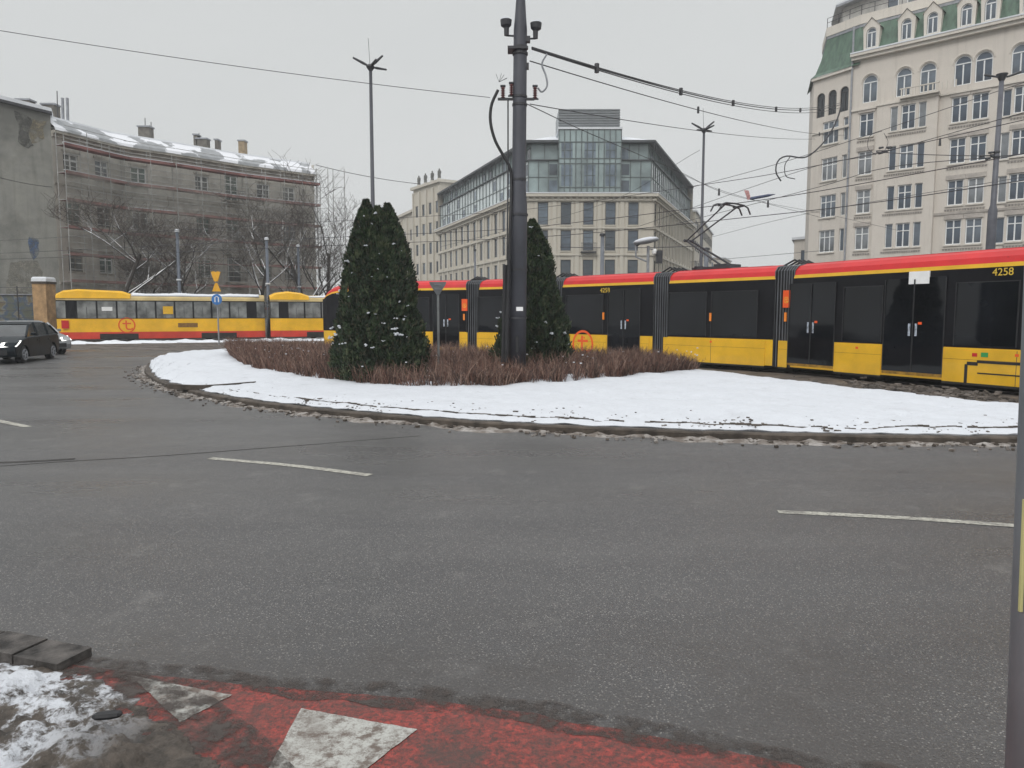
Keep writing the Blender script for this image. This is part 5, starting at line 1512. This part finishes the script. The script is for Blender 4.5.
bare_tree(322, 66, 13, .6, .2, 41, 'leaning bare tree farthest right, directly left of the thuja top', .12, .1)
bare_tree(150, 58, 7, .85, .12, 77, 'small bushy bare tree low behind the tram windows', 0)

# ------------------------------------------------------------------ cars
M_CBK = mat('car_black', (.010, .015, .019), .38, .3, 1.5, spec=.12); M_CGR = mat('car_grey', (.26, .27, .28), .35, .15, 1.5, metal=.3, coat=.4)
M_CGL = glass('car_glass', (.035, .04, .042), .06, .6, .4, 1.5)
def car(loc, heading, paint, label, lit=True):
    root = empty('parked_car' if False else 'car', loc, heading)  # local +x = forward, origin between the wheels on the ground
    Lc = 4.2; hw = .87
    def arch(cx): return [(cx + .36 * math.cos(t), .30 + .36 * math.sin(t)) for t in [math.pi * k / 8 for k in range(9)]]
    low = [(-2.05, .28), (-1.68, .24)] + arch(-1.3)[::-1] + [(-.9, .2), (.9, .2)] + arch(1.33)[::-1] + [(1.75, .22), (2.03, .26), (2.1, .45), (2.07, .62), (1.95, .76), (1.35, .90), (1.02, .95), (-1.9, 1.0), (-2.08, .92), (-2.12, .6)]
    rings = []
    for y, s in ((-hw, .95), (-hw + .04, .985), (-hw + .14, 1), (hw - .14, 1), (hw - .04, .985), (hw, .95)):
        edge = abs(y) > hw - .01
        rr = []
        for x, z in low:
            zz = z if z < .9 else z - (.05 if edge else (.02 if abs(y) > hw - .1 else 0))
            xx = x * (s if abs(x) > 1.7 else 1); rr.append(Vector((xx, y if abs(x) < 1.8 else y * (.97 if edge else .98), zz)))
        rings.append(rr)
    b = MB(); b.loft(rings, paint); body = b.build('body', root, fix=True)
    # greenhouse
    gh = [(1.05, .93), (.42, 1.36), (-.1, 1.45), (-1.0, 1.43), (-1.55, 1.3), (-1.98, .97)]
    b = MB(); b.loft([[Vector((x, y * (1 - .20 * max(0, z - .93) / .52), z)) for x, z in gh] for y in (-hw + .06, hw - .06)], M_CGL); b.build('window_glass', root, fix=True)
    b = MB()
    rt = [(.40, 1.375), (-.1, 1.465), (-1.0, 1.445), (-1.56, 1.315)]
    b.loft([[Vector((x, y * (1 - .2 * (z - .93) / .52) * 1.02, z + dz)) for y, dz in ((-.8, -.02), (-.7, .015), (.7, .015), (.8, -.02))] for x, z in rt], paint, closed=False, cap=False)
    for s in (-1, 1):
        for (xa, za), (xb, zb) in (((1.06, .93), (.42, 1.38)), ((.0, .96), (-.05, 1.45)), ((-1.0, .96), (-1.08, 1.43)), ((-1.98, .98), (-1.54, 1.32))):
            f = lambda x, z: Vector((x, s * .815 * (1 - .2 * (z - .93) / .52), z)); b.tube([f(xa, za), f(xb, zb)], .035, paint, 6)
    b.build('roof', root)
    for cx in (1.33, -1.3):
        for s in (-1, 1):
            b = MB(); b.tube([(cx, s * .84, .3), (cx, s * .82, .3), (cx, s * .64, .3)], [.27, .31, .31], M_BLACK, 20); wh = b.build('wheel', root)
            b = MB(); b.tube([(cx, s * .845, .3), (cx, s * .852, .3)], .2, M_BLACK, 16)
            for k in range(5):
                a = 2 * math.pi * k / 5; b.tube([(cx, s * .86, .3), (cx + .19 * math.cos(a), s * .86, .3 + .19 * math.sin(a))], .025, M_GREY, 5)
            b.tube([(cx + .2 * math.cos(a), s * .86, .3 + .2 * math.sin(a)) for a in [2 * math.pi * k / 16 for k in range(17)]], .018, M_GREY, 5); b.build('rim', wh)
    hl, nt_, bs_ = MATS.get('headlamp') or (None, None, None)
    if hl is None:
        hl, nt_, bs_ = nodes('headlamp'); bs_.inputs['Base Color'].default_value = (.8, .8, .8, 1); bs_.inputs['Emission Color'].default_value = (1, .98, .93, 1); bs_.inputs['Emission Strength'].default_value = 1.6; bs_.inputs['Roughness'].default_value = .2
        MATS['headlamp'] = (hl, nt_, bs_); bs_.inputs['Emission Strength'].default_value = 2.2
    for s in (-1, 1):
        b = MB(); b.loft([[Vector((1.95, s * .42, .60)), Vector((1.80, s * .82, .60)), Vector((1.55, s * .84, .80)), Vector((1.93, s * .42, .71))], [Vector((2.13, s * .42, .60)), Vector((2.02, s * .86, .62)), Vector((1.62, s * .885, .82)), Vector((2.03, s * .42, .75))]], hl); b.build('headlight', root, fix=True)
        b = MB(); b.box(-2.12, -2.0, s * .66 - .12, s * .66 + .12, .74, .9, M_TRED); b.build('tail_light', root)
        b = MB(); b.loft([[Vector((.72, s * (.86 + .02), .98)), Vector((.72, s * 1.04, .97)), Vector((.72, s * 1.04, 1.1)), Vector((.72, s * .9, 1.1))], [Vector((.84, s * .88, 1.0)), Vector((.84, s * 1.02, 1.0)), Vector((.84, s * 1.02, 1.08)), Vector((.84, s * .9, 1.08))]], paint); b.build('mirror', root, fix=True)
        b = MB()
        for xx in (.98, 0.0, -1.02): b = MB(); b.box(xx - .006, xx + .006, s * (hw - .005), s * (hw + .003) if s > 0 else s * (hw - .005) + .0, .32, .93, M_BLACK) if False else b.box(xx - .006, xx + .006, min(s * (hw - .01), s * (hw + .003)), max(s * (hw - .01), s * (hw + .003)), .3, .92, M_BLACK); b.build('door_gap', root)
        for xx in (.15, -.9): b = MB(); b.box(xx - .09, xx + .09, min(s * hw, s * (hw + .03)), max(s * hw, s * (hw + .03)), .78, .81, paint); b.build('door_handle', root)
    b = MB(); b.box(2.0, 2.105, -.6, .6, .32, .5, M_BLACK); b.box(2.05, 2.112, -.26, .26, .42, .52, M_WHITE); b.box(1.98, 2.09, -.45, .45, .6, .67, M_BLACK); b.build('grille', root)
    root.scale = (1.07, 1.04, .99); tag(root, label, 'car'); return root
fw = gnd(20, 362.5); rw = gnd(55, 358.6)
hd_ = (fw - rw); hang = math.atan2(hd_.y, hd_.x)
# near-side (left-hand) wheel positions given: centre is .8 m to the car's right
d_ = hd_.normalized(); rgt = Vector((d_.y, -d_.x, 0))
cc = rw + d_ * 1.3 + rgt * .82
car((cc.x, cc.y, 0), math.atan2(d_.y, d_.x) + R(9), M_CBK, 'black hatchback with lit headlight at the far left edge of the road')
car((-21.6, 33.4, 0), R(-34), M_CGR, 'silver grey car half hidden behind the black hatchback')

# ------------------------------------------------------------------ lamps, posts, signs
def city_lamp(px, pyt, Y, H, label, arms=True):
    b0 = atY(px, pyt, Y); root = empty('street_lamp', (b0.x, Y, 0)); H = b0.z
    b = MB(); b.tube([(0, 0, 0), (0, 0, 2), (0, 0, H)], [.16, .13, .085], M_POLEG, 10); b.mats[0] = M_POLE; b.build('pole', root, smooth=True)
    b = MB(); b.tube([(0, 0, H - .2), (0, 0, H), (0, 0, H + .12)], [.1, .24, .16], M_DARK, 12); b.build('hub', root)
    for k, (dx, dy, dz) in enumerate(((-1, -.1, .5), (.75, -.1, .62), (.5, -1, .1), (-.3, 1, .25), (.8, .8, .1))):
        s = .8; v_ = Vector((dx, dy, dz)); e0 = Vector((0, 0, H)) + v_ * .28 * s; e1 = Vector((0, 0, H)) + v_ * 1.15 * s
        b = MB(); b.tube([Vector((0, 0, H)), e0 + v_ * .15, e1], [.03, .075, .05], M_DARK, 6); b.build('lamp_head', root)
    b = MB(); b.tube([(-.02, 0, H), (-.1, 0, H + 1.5)], .015, M_DARK, 4); b.build('lightning_rod', root)
    tag(root, label, 'lamp', 'tall multi head street lamps'); return root
city_lamp(370.5, 67, 42, 15, 'tall street lamp standing behind the broad thuja')
city_lamp(704, 130, 55, 15, 'tall street lamp between the office building and the green roofed tenement')
b0 = atY(1002, 76, 40); root = empty('traction_pole', (b0.x, 40, 0)); H = b0.z
zb = atY(990, 205, 40).z
b = MB(); b.tube([(-.1, 0, 0), (-.07, 0, zb - .3), (-.06, 0, zb), (0, 0, H)], [.23, .22, .14, .11], M_POLEG, 14); b.mats[0] = mat('pole_slate', (.085, .088, .105), .5, .2, 2); b.build('shaft', root, smooth=True)
b = MB(); b.tube([(-.9, 0, H + .05), (-.2, 0, H - .05), (.3, 0, H - .03), (.95, 0, H + .2)], [.06, .05, .05, .07], M_DARK, 8); b.tube([(0, 0, H - .25), (0, 0, H + .1)], [.12, .28], M_DARK, 10); b.build('cross_arm', root)
b = MB(); zc2 = atY(994, 157, 40).z
for dz in (0, .25): b = MB(); b.tube([(-.05, 0, zc2 + dz - .04), (-.05, 0, zc2 + dz + .04)], .17, M_DARK, 12); b.build('clamp_band', root)
root; tag(root, 'tall slate grey traction pole with a T shaped top before the beige tenement', 'pole')
def post(px, pyt, Y, r, m, label, cap=True, name='post', group='blue grey posts behind the trams'):
    b0 = atY(px, pyt, Y); root = empty(name, (b0.x, Y, 0)); b = MB()
    b.tube([(0, 0, 0), (0, 0, 1.2), (0, 0, 1.25), (0, 0, b0.z)], [r * 1.3, r * 1.3, r, r * .85], m, 10); b.build('shaft', root, smooth=True)
    b = MB(); b.tube([(0, 0, b0.z), (0, 0, b0.z + .15), (0, 0, b0.z + .2)], [r * 1.3, r * 1.3, r * .4], M_SNOW if cap else M_DARK, 10); b.build('cap', root)
    b = MB(); zz = b0.z * .55; b.tube([(0, 0, zz), (0, 0, zz + .1)], r * 1.5, M_RSNOW if cap else M_DARK, 10); b.build('collar', root)
    tag(root, label, 'post', group); return root
post(177, 232, 53, .12, M_BLUEP, 'blue grey post leftmost of three before the scaffolded tenement')
post(266.5, 240, 55, .12, M_BLUEP, 'blue grey post, the middle one of three before the scaffolding')
post(298, 247, 60, .11, M_BLUEP, 'blue grey post rightmost and farthest of three, near the tenement corner')
post(602.5, 236, 50, .15, M_POLEG, 'slim grey post in front of the stone office windows', False)
post(475, 251, 70, .10, M_POLEG, 'thin grey post left of the tall dark pole, before the stone wing', False)
post(706.5, 250, 60, .2, M_POLEG, 'short thick grey post just behind the tram roof by the pantograph', False)
# hooded street lamp behind the tram
b0 = atY(648, 262, 36); root = empty('hooded_lamp', (b0.x, 36, 0)); b = MB(); b.tube([(0, 0, 0), (0, 0, atY(648, 246, 36).z)], .07, M_GREY, 8); b.build('pole', root)
pz = lambda px, py: atY(px, py, 36) - Vector((b0.x, 36, 0))
b = MB(); b.tube([pz(648, 262), pz(636, 257), pz(635.5, 244)], .045, M_GREY, 6); b.tube([pz(636, 246), pz(645, 242)], .03, M_DARK, 6); b.build('bracket', root)
b = MB(); c = pz(646, 240.5)
b.loft([[c + Vector((math.cos(a) * r_ * .62, math.sin(a) * r_ * .4, z_ + .1 * math.cos(a) * r_)) for a in [2 * math.pi * k / 16 for k in range(16)]] for r_, z_ in ((.9, -.06), (1.0, 0), (.8, .09), (.35, .14))], M_SNOW); b.build('snow_cap', root, smooth=True)
b = MB(); b.loft([[c + Vector((math.cos(a) * r_ * .62, math.sin(a) * r_ * .4, z_ + .1 * math.cos(a) * r_)) for a in [2 * math.pi * k / 16 for k in range(16)]] for r_, z_ in ((.3, -.16), (.9, -.1), (.95, -.065))], M_GREY); b.build('lamp_hood', root)
b = MB(); c = pz(654.5, 252)
b.loft([[c + Vector((math.cos(a) * r_, math.sin(a) * r_, z_)) for a in [2 * math.pi * k / 12 for k in range(12)]] for r_, z_ in ((.03, -.16), (.12, -.08), (.13, .03), (.1, .12), (.02, .16))], M_WHITE); b.tube([c + Vector((0, 0, .12)), c + Vector((-.3, 0, .15))], .03, M_GREY, 6); b.build('camera_dome', root)
b = MB(); c = pz(659, 257); b.box(c.x - .14, c.x + .14, -.15, .15, c.z - .3, c.z + .3, M_DARK); b.build('signal_box', root)
tag(root, 'street lamp with a broad snow covered hood and camera dome above the tram roof', 'lamp')

# give way sign seen from behind, in the hedge
g_ = atY(438.5, 344, 19.5); root = empty('give_way_sign', (g_.x, 19.5, .15)); zt_ = lambda py: atY(438, py, 19.5).z - .15
b = MB(); b.tube([(0, 0, 0), (0, 0, zt_(283))], .03, M_GREY, 8); b.mats[0] = mat('galvanised', (.3, .31, .31), .45, .15, 3, metal=.3); b.build('pole', root)
b = MB(); R_ = .2; z1_, z0_ = zt_(282), zt_(295)
b.loft([[Vector((-.22, y, z1_)), Vector((.22, y, z1_)), Vector((.2, y, z1_ - .07)), Vector((.03, y, z0_)), Vector((-.03, y, z0_)), Vector((-.2, y, z1_ - .07))] for y in (-.05, -.035)], mat('sign_back', (.17, .18, .19), .5, .15, 3)); b.build('plate', root, fix=True)
b = MB()
for z_ in (z1_ - .06, z1_ - .18): b.box(-.09, .09, -.06, -.052, z_ - .015, z_ + .015, M_GREY)
b.build('clamp', root); tag(root, 'grey back of a triangular give way sign standing in the hedge', 'sign')
# yellow lit sign and blue round sign by the old tram
YS = 43.0; g_ = atY(218.5, 330, YS); root = empty('road_sign', (g_.x, YS, 0)); zz = lambda py: atY(218, py, YS).z
b = MB(); b.tube([(0, 0, 0), (0, 0, zz(273))], .045, M_GREY, 8); b.build('pole', root)
MY = mat('sign_yellow', (.75, .38, .02), .5, .1, 3); MBL = mat('sign_blue', (.03, .16, .45), .5, .1, 3)
b = MB(); b.loft([[Vector((x_, y, z_)) for x_, z_ in ((-.27, zz(272)), (-.1, zz(271.3)), (0, zz(272.5)), (.1, zz(271.3)), (.27, zz(272)), (.2, zz(276)), (.1, zz(281.5)), (-.1, zz(281.5)), (-.2, zz(276)))] for y in (-.14, -.06)], MY); b.build('upper_plate', root, fix=True)
b = MB(); b.loft([[Vector((x_, y, z_)) for x_, z_ in ((-.06, zz(283)), (.06, zz(283)), (.24, zz(291.5)), (-.24, zz(291.5)))] for y in (-.1, -.06)], MY); b.build('lower_plate', root, fix=True)
b = MB(); b.tube([(0, -.08, zz(299.5)), (0, -.1, zz(299.5))], .3, MBL, 24); pb = b.build('round_plate', root)
b = MB()
for sx in (-1, 1): b.box(sx * .1 - .03, sx * .1 + .03, -.106, -.1005, zz(299.5) - .15, zz(299.5) + .12, M_WHITE)
b.tube([(-.14, -.104, zz(299.5) + .08), (0, -.104, zz(299.5) + .18), (.14, -.104, zz(299.5) + .08)], .025, M_WHITE, 4); b.build('symbol', pb)
tag(root, 'yellow sign plates above a round blue sign on a post before the old tram', 'sign')

# foreground post at the right edge
fpY = 1.75; g_ = atY(1036, 600, fpY); root = empty('signal_post', (g_.x + .045, fpY, 0)); root.rotation_euler.y = -.024
b = MB(); b.tube([(0, 0, 0), (0, 0, 3.6)], .066, mat('wet_galvanised', (.24, .275, .30), .6, .25, 3, stretch=(1, 1, .3)), 28); b.smooth = True; b.build('shaft', root)
zy0, zy1 = atY(1016, 608, fpY).z, atY(1016, 497, fpY).z
b = MB(); b.box(-.071, -.064, -.020, -.013, zy0, zy1, mat('yellow_strip', (.5, .48, .22), .5, .15, 3)); b.build('reflective_strip', root)
tag(root, 'blue grey metal post with a narrow yellow strip at the right picture edge', 'post')

# ------------------------------------------------------------------ overhead wires
def wire(pts, r, label, sag=0.0, name='overhead_wire', beads=0, bead_m=None, group='overhead tram and span wires', n=30, cat='wire'):
    P = []
    if len(pts) == 2:
        a, c = pts
        for k in range(n + 1):
            t = k / n; q = a.lerp(c, t); q.z -= sag * 4 * t * (1 - t); P.append(q)
    else: P = smooth_path(pts, n)
    o = P[0].copy(); b = MB(); b.tube([p - o for p in P], r, M_WIRE, 5); ob = b.build(name, None, o)
    for k in range(beads):
        t = (k + .5) / beads; q = P[min(len(P) - 2, int(t * (len(P) - 1)))] - o; s = MB(); s.tube([q - Vector((0, 0, .12)), q + Vector((0, 0, .12))], r * 3, M_DARK, 6); s.build('spacer', ob)
    tag(ob, label, cat, group); return ob
W_ = lambda px, py, Y: atY(px, py, Y)
wire([W_(-40, 24, 20), W_(490, 97.5, 22)], .009, 'long span wire from the upper left edge to the dark pole', .1)
wire([W_(530, 104, 22), W_(815, 139, 62)], .014, 'thin span wire from the dark pole running right under the heavy feeder', .3)
for k, (dy, dz) in enumerate(((0, 0), (3, .0), (-2.0, 0))):
    wire([W_(532, 48 + dy * .4, 18), W_(843, 104 + dy, 66)], .016 if k else .022, ['middle strand of the heavy feeder bundle going right', 'lowest strand of the heavy feeder bundle going right', 'top strand of the heavy feeder bundle going right'][k], .9, beads=7 if k == 0 else 0)
wire([W_(530, 61, 18), W_(848, 135, 66)], .014, 'single wire just below the heavy feeder bundle', .5, beads=2)
wire([W_(527, 104, 18), W_(591, 134, 26), W_(680, 172, 38), W_(735, 196, 48), W_(830, 215, 60), W_(905, 232, 64)], .012, 'wire descending from the dark pole across the office roof and over the pantograph')
wire([W_(316, 165, 75), W_(420, 184, 80)], .03, 'short wire between the tenement corner and the stone blocks', .2)
wire([W_(-10, 175, 45), W_(52, 187, 57)], .02, 'wire anchored on the gable wall at far left', .1)
# contact wires above both tracks
q1_ = [p + Vector((0, 0, 5.35)) for p in offset_path(NEAR, 1.2)][12:-12]; q2_ = [p + Vector((0, 0, 5.35)) for p in offset_path(NEAR, 4.7)][12:-12]
wire(q1_, .012, 'contact wire touching the raised pantograph above the near track', n=90); wire(q2_, .014, 'contact wire above the far track beyond the tram', n=90)
wire([p + Vector((0, 0, .75)) for p in q1_], .010, 'carrier wire strung above the near contact wire', n=90)
wire([W_(682, 190, 60), W_(800, 157, 50), W_(1040, 77, 40)], .018, 'highest fanning wire before the beige tenement')
wire([W_(640, 226, 75), W_(800, 171, 55), W_(876, 154, 45), W_(1040, 108, 38)], .02, 'second highest fanning wire before the beige tenement')
wire([W_(676, 224, 75), W_(815, 188, 55), W_(885, 168, 45), W_(994, 157, 40), W_(1040, 152, 38)], .022, 'fanning wire clamped to the slate traction pole')
wire([W_(700, 240, 80), W_(805, 214, 60), W_(1030, 176, 42)], .016, 'lowest fanning wire crossing the tenement below the others')
wire([W_(876, 152, 45), W_(994, 156, 40)], .022, 'nearly level wire from the insulators to the slate pole', .05)
wire([W_(560, 247, 60), W_(700, 246, 60)], .03, 'dark level wire crossing the lower stone front', .1)
wire([W_(440, 247, 70), W_(600, 205, 62), W_(700, 150, 52)], .014, 'rising wire crossing the stone windows right of the dark pole')
wire([W_(650, 158, 50), W_(720, 190, 55), W_(830, 220, 58)], .014, 'wire falling to the right past the second street lamp')
wire([W_(690, 262, 90), W_(830, 250, 60)], .02, 'faint low wire just above the tram roof')
# drooping black jumper cables
wire([W_(842, 104, 60), W_(836, 122, 60), W_(824, 142, 60), W_(806, 157, 60), W_(787, 156, 60), W_(778, 161, 60), W_(776, 172, 60), W_(781, 181, 60)], .06, 'drooping black jumper cable hanging beside the turret', name='jumper_cable', group='hanging jumper cables', cat='cable')
wire([W_(790, 157, 59), W_(785, 165, 59), W_(786, 176, 59), W_(795, 179, 59)], .035, 'small looped jumper cable left of the drooping one', name='jumper_cable', group='hanging jumper cables', cat='cable')
wire([W_(882, 131, 50), W_(870, 136, 50), W_(868, 148, 50), W_(876, 155, 50)], .016, 'thin looped cable before the first tenement window column', name='jumper_cable', group='hanging jumper cables', cat='cable')
wire([W_(884, 133, 50), W_(888, 142, 50), W_(884, 152, 50)], .016, 'thin curved cable beside the loop before the tenement', name='jumper_cable', group='hanging jumper cables', cat='cable')
# insulator clusters
for k, (px, py, Y, lab) in enumerate(((884, 151, 44, 'cluster of small dark insulators before the tenement bay'), (988, 156, 40, 'dark wire clamps beside the slate traction pole'), (719, 192, 45, 'small dark wire hanger right of the second street lamp'), (768, 204, 45, 'tiny dark wire hanger beneath the blue section insulator'), (940, 142, 42, 'small dark wire clamp between tenement window columns'))):
    c = W_(px, py, Y); b = MB()
    for j in range(5 if k < 2 else 1):
        o_ = Vector((random.uniform(-.35, .35), 0, random.uniform(-.15, .2))) if k < 2 else Vector()
        b.tube([o_ - Vector((.12, 0, 0)), o_ + Vector((.12, 0, .04))] if k < 2 else [o_ - Vector((0, 0, .2)), o_ + Vector((0, 0, .2))], [.07, .05], M_DARK, 8)
    if k < 2: b.tube([Vector((-.45, 0, 0)), Vector((.45, 0, .03))], .03, M_DARK, 6)
    tag(b.build('wire_insulator', None, c), lab, 'insulator', 'insulators and clamps on the overhead wires')
a_, c_ = W_(748, 199, 34), W_(782, 193, 34); root = empty('section_insulator', a_); v_ = c_ - a_
b = MB(); b.tube([v_ * .06, v_ * .15, v_ * .75, v_ * .85, v_], [.05, .09, .08, .05, .015], mat('insulator_blue', (.06, .075, .13), .4, .3, 4), 10); b.build('body', root)
b = MB(); b.tube([v_ * .15 + Vector((0, 0, .09)), v_ * .7 + Vector((0, 0, .09))], .022, M_WHITE, 6); b.build('runner', root)
b = MB(); up = Vector((-.12, 0, .46)); b.loft([[Vector((-.02, y, -.05)), Vector((.16, y, .0)), up + Vector((.14, y, 0)), up + Vector((-.1, y, .02))] for y in (-.02, .02)], mat('marker_red', (.42, .22, .21), .5, .5, 9)); b.build('marker_plate', root, fix=True)
root.scale = (.8, .8, .8); tag(root, 'blue section insulator with a red and white marker hanging on a wire', 'insulator')

# ------------------------------------------------------------------ thin winter mist
hz = MB(); hz.box(-200, 200, -40, 330, -1.2, 45, M_SNOW); hz.mats = []; hz.m = [0] * 6
mh = bpy.data.materials.new('haze'); mh.use_nodes = True; nh = mh.node_tree; nh.nodes.clear()
oh = nh.nodes.new('ShaderNodeOutputMaterial'); vh = nh.nodes.new('ShaderNodeVolumePrincipled'); vh.inputs['Density'].default_value = .0009; vh.inputs['Color'].default_value = (.9, .92, .94, 1); vh.inputs['Anisotropy'].default_value = 0
nh.links.new(vh.outputs[0], oh.inputs['Volume'])
hz.mats = [mh]; tag(hz.build('haze'), kind='stuff')
